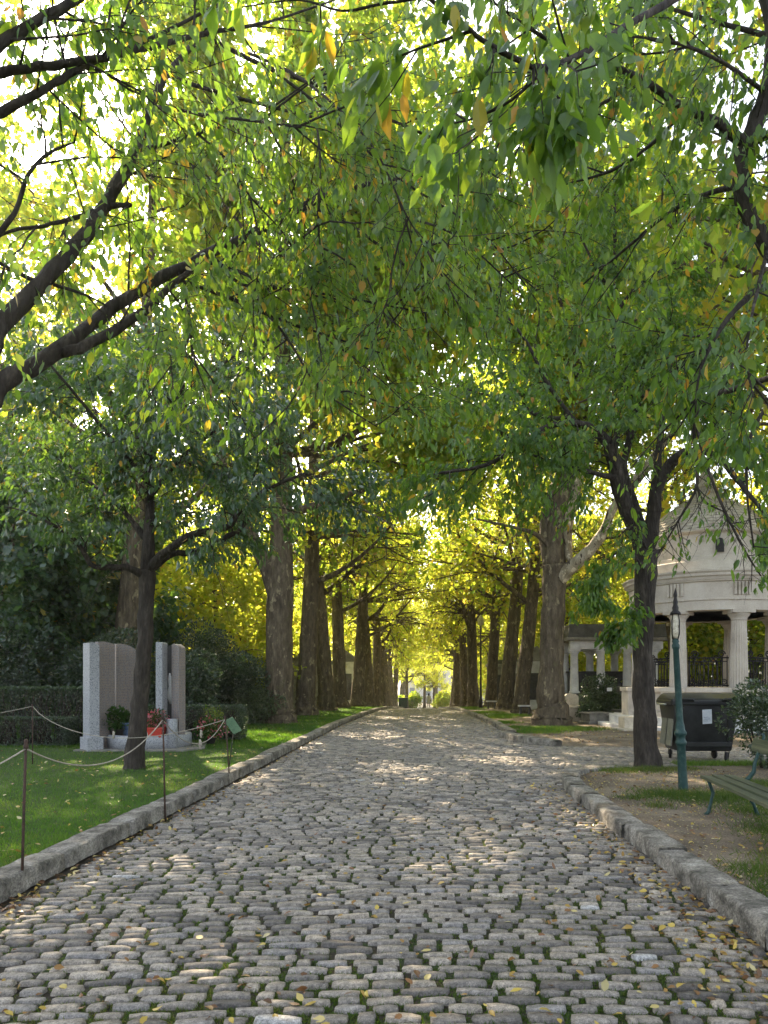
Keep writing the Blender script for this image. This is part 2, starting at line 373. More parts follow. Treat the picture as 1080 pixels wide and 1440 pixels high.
class Tree:
    def __init__(s, seed): s.rng = np.random.default_rng(seed); s.r = random.Random(seed); s.tubes = []; s.twigs = []
    def limb(s, pts, rad, sides=10, sub=4, jit=.12):
        """a limb through given points (smoothed)"""
        p = np.array([tuple(q) for q in pts], float); r = np.asarray(rad, float)
        q, rr = [], []
        for i in range(len(p)-1):
            p0, p1, p2, p3 = p[max(i-1, 0)], p[i], p[i+1], p[min(i+2, len(p)-1)]
            for k in range(sub):
                t = k/sub
                q.append(.5*((2*p1)+(-p0+p2)*t+(2*p0-5*p1+4*p2-p3)*t*t+(-p0+3*p1-3*p2+p3)*t**3)); rr.append(r[i]*(1-t)+r[i+1]*t)
        q.append(p[-1]); rr.append(r[-1])
        q = np.array(q); rr = np.array(rr)
        j = s.rng.normal(size=q.shape)*np.minimum(rr[:, None]*jit, .007); j[0] = 0; j[-1] = 0
        q = q+j
        s.tubes.append((q, rr*(1+.045*s.rng.normal(size=len(rr))), sides))
        return q, rr
    def grow(s, start, d, L, r, seg=.25, wander=.25, trop=0., sides=5, end=.35):
        n = max(3, int(L/seg)+1); p = [np.array(start, float)]; d = np.array(d, float); d /= np.linalg.norm(d)+1e-9
        for i in range(n-1):
            d = d+s.rng.normal(size=3)*wander*.5+np.array([0, 0, trop]); d /= np.linalg.norm(d)
            p.append(p[-1]+d*L/(n-1))
        p = np.array(p); rr = np.linspace(r, r*end, n)
        s.tubes.append((p, rr, sides)); return p, rr
    def child(s, q, rr, t, spread, L, k=.6, bias=(0,0,0), **kw):
        f = t*(len(q)-1); i = min(int(f), len(q)-2); a = f-i
        st = q[i]*(1-a)+q[i+1]*a; r0 = rr[i]*(1-a)+rr[i+1]*a
        d = q[i+1]-q[i]; d /= np.linalg.norm(d)+1e-9
        x = s.rng.normal(size=3); x -= d*np.dot(x, d); x /= np.linalg.norm(x)+1e-9
        dd = d*math.cos(spread)+x*math.sin(spread)+np.array(bias)
        return s.grow(st, dd, L, r0*k if 'r' not in kw else kw.pop('r'), **kw)
    def wood(s, name, mat, parent, lump=.03, drop=0):
        VV, LL, ZZ, o = [], [], [], 0
        for p, r, n in s.tubes:
            if np.max(r) < drop: continue
            V, L, Z = tube_np(p, r, n, True, lump if n >= 9 else 0, s.rng)
            VV.append(V); LL.append(L+o); ZZ += Z; o += len(V)
        V = np.concatenate(VV); inv = np.array(parent.location)
        return link(name, mesh_np(name, V-inv, np.concatenate(LL), ZZ, True), mat, parent)
    def foliage(s, name, mat, parent, per, size, width=1., scatter=.05, droop=.8, kind='cherry', tmu=.45, tsd=.2, yellow=.04, keep=None, flat=.5):
        pos, ax, tw = [], [], []
        for p in s.twigs:
            n = max(1, int(round(per*s.r.uniform(.6, 1.4))))
            t = s.rng.uniform(.12, 1, n)*(len(p)-1); i = np.minimum(t.astype(int), len(p)-2); a = (t-i)[:, None]
            q = p[i]*(1-a)+p[i+1]*a+s.rng.normal(size=(n, 3))*scatter
            d = p[i+1]-p[i]; d = d/(np.linalg.norm(d, axis=1)[:, None]+1e-9)
            x = s.rng.normal(size=(n, 3)); x -= d*np.sum(x*d, axis=1)[:, None]; x /= np.linalg.norm(x, axis=1)[:, None]+1e-9
            ax.append(d*.5+x*.75+np.array([0, 0, -droop])); pos.append(q); tw.append(np.full(n, s.r.gauss(0, .55)))
        pos = np.concatenate(pos); ax = np.concatenate(ax); tw = np.concatenate(tw)
        if keep is not None:
            k = keep(pos); pos, ax, tw = pos[k], ax[k], tw[k]
        n = len(pos)
        nr = s.rng.normal(size=(n, 3))*flat+np.array([0, 0, 1.])
        sz = size*np.clip(s.rng.normal(.9, .24, n), .35, 1.4)
        tint = np.clip(tmu+tsd*(tw*.7+s.rng.normal(size=n)*.75), 0, .86)
        yl = s.rng.random(n) < yellow*np.where(tw > .5, 3, .6)
        tint[yl] = s.rng.uniform(.9, 1, yl.sum())
        s.nleaf = n
        me = leaves_mesh(name, pos-np.array(parent.location), ax, nr, sz, width, tint, kind)
        return link(name, me, mat, parent)

def copy_thing(src, loc, rz, label, group=None, scale=1):
    c = src.copy(); COL.objects.link(c); c.location = loc; c.rotation_euler = (0, 0, rz)
    if src.name.startswith('plane'): c.rotation_euler = (random.uniform(-.075, .075), random.uniform(-.075, .075), rz)
    c.scale = (scale if isinstance(scale, tuple) else (scale,)*3)
    c['label'] = label
    if group: c['group'] = group
    for ch in src.children:
        d = ch.copy(); COL.objects.link(d); d.parent = c
        for g in ch.children:
            e = g.copy(); COL.objects.link(e); e.parent = d
    return c

# ================================================================== SETTING
def grid(name, xs_fn, ys, z_fn, mat, nx=2, jitter=0):
    """sheet made of strips across the view; xs_fn(y) -> (x0, x1)"""
    V, Fc = [], []
    for y in ys:
        x0, x1 = xs_fn(y)
        for i in range(nx):
            x = x0+(x1-x0)*i/(nx-1)
            V.append((x, y, z_fn(x, y)))
    for j in range(len(ys)-1):
        for i in range(nx-1):
            a = j*nx+i; Fc.append((a, a+1, a+nx+1, a+nx))
    m = MB(); m.add(V, Fc, True); o = m.build(name, mat); tag(o, kind='structure'); return o
YS = [-30, -10, 0, 10, 20, 30, 38, 40, 41, 42, 43, 44, 45, 46, 50, 60, 70, 80, 90, 100, 110, 120, 125, 130, 200, 400, 700]
grid('ground', lambda y: (-400, 400), YS, lambda x, y: zf(y)-.035, M['earth'])
YR = [-6, 0, 5, 8, 10, 12, 14, 16, 18, 20, 24, 28, 32, 36, 40, 41, 42, 43, 44, 45, 46, 48, 52, 60, 70, 80, 90, 100, 110, 120, 125, 140]
grid('road_bed', lambda y: (xl(y)-.05, xr(y)+.05), YR, lambda x, y: zf(y)-.012-.0025*x*x, M['joint'], 9)
LY = [-6, 0, 4, 8, 12, 16, 20, 24, 28, 32, 36, 40, 42, 44, 46, 50, 60, 70, 80, 90, 100, 110, 125, 140]
grid('lawn', lambda y: (-45, xl(y)-.2), LY, zlawn, M['lawn'], 12)

# ---- right side ground: near verge (polygon), side road, far verge
def poly_sheet(name, pts, z, mat):
    m = MB(); n = len(pts)
    m.add([(x, y, z) for x, y in pts], [tuple(range(n))]); o = m.build(name, mat); tag(o, kind='structure'); return o
near_edge = [(2.2, -4), (2.2, 4), (2.22, 8), (2.28, 10.4), (2.38, 11.3), (2.62, 12.0), (3.0, 12.45), (3.6, 12.7), (4.6, 12.9), (6, 13.1), (9, 13.4), (14, 13.6), (30, 14)]
poly_sheet('near_verge', [(30, -4)]+near_edge, .085, M['gravel'])
poly_sheet('side_road_bed', [(2.4, 11), (30, 11.4), (30, 20), (2.4, 20)], -.022, M['joint'])
far_edge = [(2.78, 21.6), (3.0, 20.2), (3.5, 18.3), (4.2, 17.6), (6, 17.3), (9, 17.3), (14, 17.5), (40, 18)]
gv = MB()
inner = [(3.2, 22.2), (3.5, 21.0), (4.0, 19.6), (4.8, 19.0), (6.2, 18.8), (9, 18.8), (14, 19), (40, 19.5)]
n_ = len(far_edge)
VV = [(x, y, -.012 if i > 1 else .05) for i, (x, y) in enumerate(far_edge)]+[(x, y, .07) for x, y in inner]+[(60, 19.5, .07), (60, 40, .07)]+[(float(xr(y))+.1, y, .07+zf(y)) for y in (40, 34, 28, 24)]+[(far_edge[0][0], far_edge[0][1]+.3, .06)]
gv.add(VV, [(i, i+1, n_+i+1, n_+i) for i in range(n_-1)]+[tuple(range(n_, len(VV)))])
tag(gv.build('far_verge', M['gravel']), kind='structure')
grid('rear_verge', lambda y: (xr(y)+.1, 60), [40, 41, 42, 43, 44, 45, 46, 50, 60, 80, 100, 125, 140], lambda x, y: zf(y)+.07, M['gravel'], 4)

# ---- cobbles
def cobble_field(name, cx, cy, hx, hy, rot, tint, zfun, hmul=1.):
    u = np.array([-1, -.94, -.4, .4, .94, 1]); v = np.array([-1, -.86, 0, .86, 1])
    U, Vv = np.meshgrid(u, v); nx, ny = len(u), len(v)
    ring = np.maximum(np.abs(U), np.abs(Vv))
    Zt = np.where(ring > .99, -.03, np.where((np.abs(U) > .8) | (np.abs(Vv) > .6), .0105, .0135))
    cr = (np.abs(U) > .99) & (np.abs(Vv) > .99); c2 = (np.abs(U) > .8) & (np.abs(Vv) > .6) & ~(ring > .99)
    sx = np.where(cr, .86, np.where(c2, .96, 1)); sy = np.where(cr, .78, np.where(c2, .92, 1))
    Zt = np.where(c2, .007, Zt)
    U = (U*sx).ravel(); Vv = (Vv*sy).ravel(); Zt = Zt.ravel(); n = len(cx); k = nx*ny
    ju = 1+NP.normal(size=(n, k))*.045; jv = 1+NP.normal(size=(n, k))*.06
    x = U[None]*hx[:, None]*ju; y = Vv[None]*hy[:, None]*jv
    tx = NP.normal(size=n)*.03; ty = NP.normal(size=n)*.05
    z = Zt[None]*hmul+np.where(Zt[None] > 0, tx[:, None]*x+ty[:, None]*y+NP.normal(size=(n, k))*.0016, 0)+NP.normal(size=n)[:, None]*.0022
    c, s = np.cos(rot)[:, None], np.sin(rot)[:, None]
    X = cx[:, None]+c*x-s*y; Y = cy[:, None]+s*x+c*y
    Z = z+zfun(X, Y)
    V = np.stack([X, Y, Z], -1).reshape(-1, 3)
    q = np.array([[j*nx+i, j*nx+i+1, (j+1)*nx+i+1, (j+1)*nx+i] for j in range(ny-1) for i in range(nx-1)])
    L = (np.arange(n)[:, None, None]*k+q[None]).reshape(-1)
    me = mesh_np(name, V, L, np.full(n*len(q), 4), True, np.repeat(tint, len(q)))
    return tag(link(name, me, M['cobble']), kind='structure')
cx, cy, hx, hy = [], [], [], []
y = 2.6
while y < 62:
    dep = random.uniform(.088, .118) if y < 30 else random.uniform(.11, .15)
    x = float(xl(y))+random.uniform(0, .1); xe = float(xr(y))
    if 11.2 < y < 19: xe = 2.75
    while x < xe:
        w = min(.34, max(.11, random.gauss(.205, .05)))
        g = random.uniform(.016, .042)
        cx.append(x+w/2); cy.append(y+dep/2+random.gauss(0, .006)); hx.append((w-g)/2); hy.append((dep-random.uniform(.022, .040))/2)
        x += w
    y += dep
cx, cy, hx, hy = map(np.array, (cx, cy, hx, hy))
# rows bow gently and wander a little
wob = .035*np.sin(cx*.9+1.1)+.014*np.sin(cx*2.1+cy*.35)
tint = np.clip(NP.normal(.45, .27, len(cx)), 0, .94); tint[NP.random(len(cx)) < .003] = .98
rz = NP.normal(size=len(cx))*.03+.03*np.cos(cx*.9+1.1)
cobble_field('road', cx, cy+wob, hx, hy, rz, tint, lambda X, Y: zg(Y)-.0025*X*X)
# side road: setts laid at an angle
a = R(38); cs, sn = math.cos(a), math.sin(a)
cx2, cy2, hx2, hy2 = [], [], [], []
for j in range(-90, 110):
    v = j*.145; uu = -12+random.uniform(0, .2)
    while uu < 18:
        w = random.uniform(.15, .24)
        X = 6+cs*uu-sn*v; Y = 15+sn*uu+cs*v
        if 2.8 < X < 15 and 11.9 < Y < 18.6 and not (X > 3.4 and Y > 17.9) and not (X > 3 and Y < 12.4):
            cx2.append(X); cy2.append(Y); hx2.append(w/2-.012); hy2.append(.145/2-.012)
        uu += w
n2 = len(cx2)
cobble_field('side_road', np.array(cx2), np.array(cy2), np.array(hx2), np.array(hy2), np.full(n2, a)+NP.normal(size=n2)*.03,
             np.clip(NP.normal(.5, .2, n2), 0, .94), lambda X, Y: X*0-.008)

# ---- kerb stones
def kerb_stones(name, path, width, height, lmin, lmax, side=1, zb=None, rough=.008):
    """path: polyline along the road-side edge; stones extend to the 'side' (left of travel = 1)"""
    p = np.array(path, float); seg = np.linalg.norm(np.diff(p, axis=0), axis=1); cum = np.r_[0, np.cumsum(seg)]
    at = lambda d: np.array([np.interp(d, cum, p[:, 0]), np.interp(d, cum, p[:, 1])])
    V, Fc = [], []; d = 0
    prof = [(0, -.06), (.004, .35), (.0, .72), (.02, .90), (.06, .985), (.14, 1.0), (.5, 1.01), (.82, 1.0), (.95, .96), (1, .82), (1, -.05)]
    while d < cum[-1]-.2:
        L = min(random.uniform(lmin, lmax), cum[-1]-d); ns = max(4, int(L/.13))
        dh = random.gauss(0, .008); dw = random.gauss(0, .007); o = len(V)
        for i in range(ns+1):
            f = i/ns; e = d+.005+(L-.010)*f
            a = at(e); b = at(min(e+.05, cum[-1])); c = at(max(e-.05, 0)); t = b-c; t /= np.linalg.norm(t)+1e-9
            nrm = np.array([-t[1], t[0]])*side
            endk = 1 if 0 < i < ns else .90
            inset = 0 if 0 < i < ns else .012
            for k, (w, h) in enumerate(prof):
                ww = w*width+dw+random.gauss(0, rough*.5); 
                if endk < 1: ww = ww*(1-2*inset)+inset*width
                q = a+nrm*ww
                V.append((q[0], q[1], zf(q[1])+(h*height*(endk if h > .5 else 1)+dh*(h > .3)+random.gauss(0, rough*.45))))
        m = len(prof)
        for i in range(ns):
            for k in range(m-1):
                A = o+i*m+k; Fc.append((A, A+m, A+m+1, A+1) if side > 0 else (A, A+1, A+m+1, A+m))
        Fc.append(tuple(o+k for k in range(m))); Fc.append(tuple(o+ns*m+k for k in range(m-1, -1, -1)))
        d += L
    mb = MB(); mb.add(V, Fc, True)
    o = mb.build(name, M['kerb']); tag(o, kind='structure')
    return o
kerb_stones('kerb_left', [(float(xl(v)), v) for v in np.arange(2, 75, .5)], .27, .14, .9, 1.7, 1)
kerb_stones('kerb_right', [(2.07, 2), (2.07, 5), (2.09, 8), (2.13, 10.3), (2.2, 11.1), (2.36, 11.7), (2.62, 12.15), (3.0, 12.5), (3.5, 12.75)], .27, .15, .7, 1.25, -1)
kerb_stones('kerb_corner', [(2.62, 21.3), (2.78, 20.2), (3.1, 18.8), (3.55, 17.9)], .3, .16, 1.6, 2.2, -1)
kerb_stones('kerb_far', [(float(xr(v)), v) for v in np.arange(22, 75, .5)], .27, .15, .9, 1.6, -1)

# ---- grass (stuff)
def blades(name, xy, z, hmin, hmax, w, mat, tmu=.4, tsd=.22, lean=.5):
    n = len(xy); pos = np.column_stack([xy, z])
    ax = NP.normal(size=(n, 3))*lean; ax[:, 2] = 1
    nr = NP.normal(size=(n, 3)); nr[:, 2] *= .2
    sz = NP.uniform(hmin, hmax, n)
    me = leaves_mesh(name, pos, ax, nr, sz, w, np.clip(NP.normal(tmu, tsd, n)+.16*np.sin(xy[:, 0]*1.7+np.sin(xy[:, 1]*1.3)*2)+.13*np.sin(xy[:, 1]*2.9+xy[:, 0]*.8), 0, 1), 'blade')
    return tag(link(name, me, mat), 'short green grass growing there', 'grass', kind='stuff')
def uniform_depth(n, y0, y1, p=1.0):
    """points with more of them near the camera"""
    t = NP.random(n)**1.0
    return (y0**(-p)*(1-t)+y1**(-p)*t)**(-1/p)
def lawnpts(n, y0, y1, x0):
    yy = uniform_depth(n, y0, y1); xe = xl(yy)-.27
    xx = xe-(NP.random(n)**1.15)*(xe-x0)
    return np.column_stack([xx, yy])
vz = lambda xy: np.array([zlawn(a, b) for a, b in xy])-.004
pt = lawnpts(170000, 4.2, 18, -9.5); g = blades('lawn_grass', pt, vz(pt), .025, .06, .14, M['grass'])
g['label'] = 'mown green grass of the near lawn left of the kerb'
pt = lawnpts(90000, 16, 48, -14); g = blades('far_lawn_grass', pt, vz(pt), .04, .09, .25, M['grass'])
g['label'] = 'sunlit grass under the left row of plane trees'
# moss and weeds in the cobble joints
n = 90000; yy = uniform_depth(n, 2.8, 20, 1.1); xx = NP.uniform(-3.0, 2.05, n)
patch = np.sin(xx*2.3+yy*1.1)+np.sin(xx*1.1-yy*1.9+2)+np.sin(xx*5+yy*3.1)*.6+NP.normal(size=n)*.7
ok = patch > -.25; xx, yy = xx[ok], yy[ok]
# keep those that stand between stones
cyw = cy+wob
order = np.argsort(cyw); cs_, cxs, hxs, hys = cyw[order], cx[order], hx[order], hy[order]
lo = np.searchsorted(cs_, yy-.08); hi = np.searchsorted(cs_, yy+.08); keep = np.ones(len(xx), bool)
for i in range(len(xx)):
    s_ = slice(lo[i], hi[i])
    if np.any((np.abs(cxs[s_]-xx[i]) < hxs[s_]*.93) & (np.abs(cs_[s_]-yy[i]) < hys[s_]*.93)): keep[i] = False
pt = np.column_stack([xx[keep], yy[keep]])
pt = np.repeat(pt, 3, axis=0)+NP.normal(size=(len(pt)*3, 2))*.006
g = blades('joint_grass', pt, -.012-.0025*pt[:, 0]**2, .012, .034, .2, M['weed'], .45, .25, .8)
g['label'] = 'low weeds and moss in the joints between the cobbles'
# verge tufts, right
def tufts(cs, per, rad):
    out = []
    for c, r_ in cs:
        k = int(per*r_*r_/(rad*rad)); out.append(np.array(c)+NP.normal(size=(k, 2))*r_*np.array([.5, .5]))
    return np.concatenate(out)
tc = [((3.35, 12.3), .45), ((3.9, 12.4), .5), ((4.5, 12.6), .5), ((3.3, 9.6), .5), ((3.7, 9.3), .55), ((4.2, 9.5), .5), ((4.6, 9.0), .6), ((2.75, 9.3), .2), ((2.9, 8.7), .2),
      ((2.7, 5.7), .3), ((2.6, 5.0), .35), ((3.0, 5.3), .5), ((3.1, 6.1), .3), ((3.7, 7.2), .5), ((4.2, 7.6), .6), ((3.6, 6.5), .4), ((5, 10.5), .6), ((2.5, 4.3), .3), ((3.9,8.4),.4), ((3.2,5.8),.35)]
pt = tufts(tc, 1500, .5); pt = pt[(pt[:, 0] > 2.33) & (pt[:, 1] < 12.6)]
g = blades('verge_grass', pt, np.full(len(pt), .083), .03, .11, .09, M['weed'], .5, .25, .7); g['label'] = 'patchy grass on the gravel verge round the bench and lamp'
pt = np.column_stack([NP.uniform(4.9, 9, 9000), NP.uniform(12.9, 14.0, 9000)])
g = blades('bin_side_grass', pt, np.full(len(pt), .08-.06*(pt[:,1]>13.4)), .04, .12, .1, M['grass'], .6, .2, .6); g['label'] = 'bright grass strip in front of the black waste container'
pt = tufts([((3.6, 22.0), .7), ((4.3, 23.3), 1.0), ((5.2, 23.4), .8), ((3.1, 24), .5), ((3.0, 27), .7), ((3.2, 31), .8), ((3.3, 36), .9), ((2.9, 41), .7), ((3.4, 46), 1), ((4.0, 33), 1)], 900, .5)
pt = pt[pt[:, 0] > xr(pt[:, 1])+.3]
g = blades('far_verge_grass', pt, zg(pt[:, 1])+.065, .05, .14, .16, M['grass'], .55, .25, .6); g['label'] = 'grass tufts at the foot of the right row of plane trees'

# ---- fallen leaves (stuff)
def litter(name, xy, z, smin, smax, label, tl=None, kind='cherry'):
    n = len(xy); pos = np.column_stack([xy, z])
    ax = NP.normal(size=(n, 3)); ax[:, 2] = NP.normal(size=n)*.22
    nr = NP.normal(size=(n, 3))*.35+np.array([0, 0, 1])
    t = NP.random(n) if tl is None else tl(n)
    me = leaves_mesh(name, pos, ax, nr, NP.uniform(smin, smax, n), 1.25, t, kind)
    return tag(link(name, me, M['litter']), label, 'leaves', kind='stuff')
n = 800; yy = uniform_depth(n, 2.9, 40, .7); xx = NP.uniform(-2.9, 2.0, n)
k = 900; yk = uniform_depth(k, 3, 45, .6); xk = xr(yk)-np.abs(NP.normal(size=k))*.28-.03; ok = (yk < 11.3) | (yk > 21); yk, xk = yk[ok], xk[ok]
j = 500; yj = uniform_depth(j, 4.5, 45, .6); xj = xl(yj)+np.abs(NP.normal(size=j))*.13+.03
far = 1300; yf = NP.uniform(20, 46, far); xf = NP.uniform(-2.6, 2.2, far)
px_ = np.r_[xx, xk, xj, xf]; py_ = np.r_[yy, yk, yj, yf]
litter('fallen_leaves', np.column_stack([px_, py_]), zg(py_)+.022-.0025*px_**2, .03, .072, 'scattered brown and yellow leaves lying on the cobbles',
       lambda n: np.clip(NP.beta(1.3, 1.4, n), 0, 1))
pt = np.r_[lawnpts(420, 4.4, 13, -8), lawnpts(260, 12, 34, -9)]
litter('fallen_leaves', pt, vz(pt)+.035, .04, .085, 'yellow and tan leaves lying on the green lawn', lambda n: NP.uniform(.35, 1, n))
pt = np.column_stack([NP.uniform(2.35, 6, 1500), NP.uniform(3.5, 12.4, 1500)]); pt2 = np.column_stack([NP.uniform(3.2, 12, 2200), NP.uniform(17.9, 27, 2200)])
pt = np.r_[pt, pt2]; litter('fallen_leaves', pt, np.where(pt[:, 1] < 15, .1, .085), .025, .075, 'dry leaves and twig litter on the gravel verge', lambda n: NP.beta(1.5, 1.5, n))
# loose pale stones of the gravel
pt = np.column_stack([NP.uniform(2.35, 6, 5000), NP.uniform(3.5, 12.4, 5000)])
o = litter('gravel_stones', pt, np.full(len(pt), .088), .012, .035, 'loose pale grit on the gravel verge', lambda n: NP.uniform(.85, 1, n), 'small'); o['category'] = 'gravel'

# ================================================================== TREES
# ---- plane trees of the avenue: a few builds, then copies
def plane_build(seed, name_label, mat_leaf, height=22, spread=1., r0=.48, per=38, lean=(0, 0), fork=7.5, tmu=.45, low=0, loc=(0,0,0), zmin=5.4):
    root = thing('plane_tree', loc, name_label, 'tree', 'plane trees of the avenue')
    T = Tree(seed); r = T.r; L0 = Vector(loc)
    W = lambda x, y, z: L0+Vector((x, y, z))
    lx, ly = lean
    pts = [W(0, 0, -.15), W(0, 0, .12), W(0, 0, .5), W(lx*.06, ly*.06, 1.3), W(lx*.35, ly*.35, fork*.5), W(lx*.8, ly*.8, fork), W(lx*1.1, ly*1.1, height*.55), W(lx*1.15, ly*1.15, height*.8)]
    rad = [r0*1.55, r0*1.38, r0*1.14, r0, r0*.92, r0*.8, r0*.5, r0*.2]
    q, rr = T.limb(pts, rad, 18, 5)
    if fork > 8.5:
        T.limb([P(386, 835, 26.2), P(372, 790, 26.0), P(352, 752, 25.7), P(334, 722, 25.4), P(322, 690, 25.2), P(300, 600, 25), P(290, 500, 25)], [.30, .27, .24, .21, .18, .12, .05], 12, 4)
        T.limb([P(392, 800, 26.2), P(362, 770, 25.6), P(345, 735, 25.2), P(330, 640, 24.5)], [.13, .12, .1, .04], 8, 4)
    n = len(q)
    if fork > 8.5:
        for i in range(13):
            az = i*2.4; b, br = T.grow(q[int((.84+.011*i)*(n-1))], (math.cos(az), math.sin(az), .9), r.uniform(5, 7.5), .10, seg=.6, wander=.2, trop=.02, sides=7, end=.2)
            for k in range(9):
                c, cr = T.child(b, br, r.uniform(.25, 1), r.uniform(.5, 1.1), r.uniform(1.8, 3), .5, (0, 0, 0), seg=.4, wander=.3, sides=5); T.twigs.append(c)
                for m in range(6):
                    w, _ = T.child(c, cr, r.uniform(.2, 1), r.uniform(.4, 1.2), r.uniform(.8, 1.5), .5, (0, 0, -.25), seg=.3, wander=.35, trop=-.03, sides=4); T.twigs.append(w)
        for i in range(9):
            b, br = T.grow(q[int((.74+.026*i)*(n-1))], (1, -.9+.22*i, .35+.09*i), r.uniform(6, 8.5), .11, seg=.6, wander=.2, trop=.03, sides=7, end=.2)
            for k in range(10):
                c, cr = T.child(b, br, r.uniform(.3, 1), r.uniform(.5, 1.1), r.uniform(1.8, 3), .5, (0, 0, 0), seg=.4, wander=.3, sides=5); T.twigs.append(c)
                for m in range(6):
                    w, _ = T.child(c, cr, r.uniform(.2, 1), r.uniform(.4, 1.2), r.uniform(.8, 1.5), .5, (0, 0, -.25), seg=.3, wander=.35, trop=-.03, sides=4); T.twigs.append(w)
    for i in range(14):
        t = .70+.30*(i+.3)/14; az = i*2.4+r.uniform(-.4, .4)
        upk = .35+1.2*(t-.7)
        L = (5.8-5.5*(t-.7))*spread*r.uniform(.8, 1.15)
        st = q[int(t*(n-1))]; d = (math.cos(az), math.sin(az), upk)
        b, br = T.grow(st, d, L, rr[int(t*(n-1))]*r.uniform(.35, .5), seg=.6, wander=.22, trop=.04, sides=8, end=.25)
        for k in range(7):
            c, cr = T.child(b, br, r.uniform(.25, 1), r.uniform(.5, 1.1), L*r.uniform(.3, .5), .5, (0, 0, -.1), seg=.4, wander=.3, trop=.0, sides=5)
            for m in range(5):
                w, _ = T.child(c, cr, r.uniform(.2, 1), r.uniform(.4, 1.2), r.uniform(.8, 1.5), .5, (0, 0, -.25), seg=.3, wander=.35, trop=-.03, sides=4)
                T.twigs.append(w)
            T.twigs.append(c)
    for i in range(int(6+low)):      # lower outer hanging branches
        az = i*2.1+r.uniform(-.5, .5); st = q[int(n*.73)]
        b, br = T.grow(st, (math.cos(az), math.sin(az), .12), 5.5*spread, .1, seg=.6, wander=.2, trop=-.02, sides=6, end=.2)
        for m in range(12):
            w, _ = T.child(b, br, r.uniform(.35, 1), r.uniform(.4, 1.2), r.uniform(.8, 1.8), .5, (0, 0, -.3), seg=.3, wander=.35, trop=-.04, sides=4)
            T.twigs.append(w)
    T.wood('trunk', M['plane_bark'], root, .025, .012)
    T.foliage('crown', mat_leaf, root, per, .24, 1.0, .24, .5, 'plane', tmu, .22, .03, lambda p: p[:, 2] > loc[2]+zmin+2.5*(np.abs(p[:, 0]) < 1.8), .8)
    return root
def under_build(seed, loc, label, mat, height, per, tmu):
    root = thing('background_tree', loc, label, 'tree', 'low trees in the background'); T = Tree(seed); r = T.r; L0 = Vector(loc)
    q, rr = T.limb([L0+Vector((0,0,-.1)), L0+Vector((.05,0,1.2)), L0+Vector((.1,.1,height*.35)), L0+Vector((0,.2,height*.65)), L0+Vector((.1,.1,height*.85))], [.2,.16,.13,.09,.04], 10)
    for i in range(20):
        t = .28+.72*(i+.3)/20; az = i*2.4; L = r.uniform(2.4, 3.6)*(1.15-.6*t)
        b, br = T.grow(q[int(t*(len(q)-1))], (math.cos(az), math.sin(az), .2+.5*t), L, .05, seg=.4, wander=.25, trop=-.02, sides=6, end=.25)
        for k in range(8):
            c, cr = T.child(b, br, r.uniform(.15, 1), r.uniform(.5, 1.1), L*.4, .5, (0,0,-.15), seg=.3, wander=.3, sides=4); T.twigs.append(c)
            for m in range(3):
                w, _ = T.child(c, cr, r.uniform(.2, 1), r.uniform(.4, 1.2), r.uniform(.5, 1), .5, (0,0,-.3), seg=.25, wander=.35, trop=-.04, sides=3); T.twigs.append(w)
    T.wood('trunk', M['plane_bark'], root, .03, .01)
    T.foliage('crown', mat, root, per, .2, 1.0, .25, .5, 'plane', tmu, .22, .03, lambda p: p[:, 2] > loc[2]+.5, .8)
    return root
u0 = under_build(61, (-9.6, 33.0, .15), 'bright golden low tree glowing in the sun left of the stout plane trunk', M['gold_leaf'], 8.5, 15, .45)
u1 = under_build(62, (-16.5, 31.0, .15), 'yellow-green low tree behind the dark shrubs at the far left', M['plane_leaf'], 8, 20, .45)
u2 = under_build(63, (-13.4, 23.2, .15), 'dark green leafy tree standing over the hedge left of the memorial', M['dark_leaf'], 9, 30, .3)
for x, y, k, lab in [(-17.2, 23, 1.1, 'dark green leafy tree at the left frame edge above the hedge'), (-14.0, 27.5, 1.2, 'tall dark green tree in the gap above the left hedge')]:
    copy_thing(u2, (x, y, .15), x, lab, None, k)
for i, (x, y, k, sr) in enumerate([(-13.2, 35, 1.1, u0), (-10.2, 41, 1.1, u0), (-20, 36, 1.2, u1), (-15, 44, 1.2, u0), (-24, 30, 1.1, u1), (-26, 42, 1.3, u0), (-11.5, 54, 1.2, u0), (-19, 55, 1.4, u0), (-32, 46, 1.5, u1), (-10.5, 70, 1.3, u0),
        (12.5, 37, 1.1, u0), (9.0, 44, 1.0, u0), (16.5, 35, 1.1, u1), (15, 46, 1.2, u0), (20.5, 37, 1.2, u0), (25, 45, 1.3, u1), (10.5, 58, 1.2, u0), (18, 60, 1.3, u0), (9, 78, 1.3, u0), (27, 36, 1.2, u0), (7.5, 95, 1.2, u0), (-8, 92, 1.3, u0)]):
    adj = ['low', 'round', 'shady', 'wide', 'dense', 'tall', 'dim', 'hazy', 'deep', 'faint', 'bright', 'small', 'green', 'full', 'gleaming', 'heavy', 'thin', 'soft', 'pale', 'edge', 'remote', 'far', 'last'][i]
    ref = ('left of the avenue at mid depth' if y < 50 else 'far back left of the avenue') if x < 0 else ('seen behind the rotunda' if x > 12 and y < 48 else 'behind the right-hand tombs')
    c = copy_thing(sr, (x, y, zf(y)+.1), i*1.7, f'{adj} {"golden" if sr is u0 else "yellow-green"} bushy tree {ref}', None, k)
LEFT = [(392, 26.2, 1.06), (430, 32.6, .9), (459, 38, .95), (479, 42.5, .95), (503, 47.5, .92), (519, 53.5, .9), (529, 60, .9), (537, 67, .9), (544, 75, .9), (550, 84, .9), (555, 94, .9)]
RIGHT = [(776, 25.6, 1.04), (733, 36, .92), (711, 41, .98), (690, 46.5, .88), (666, 51, .9), (655, 57, .85), (642, 64, .85), (650, 72, .85), (643, 80, .85), (637, 90, .85)]
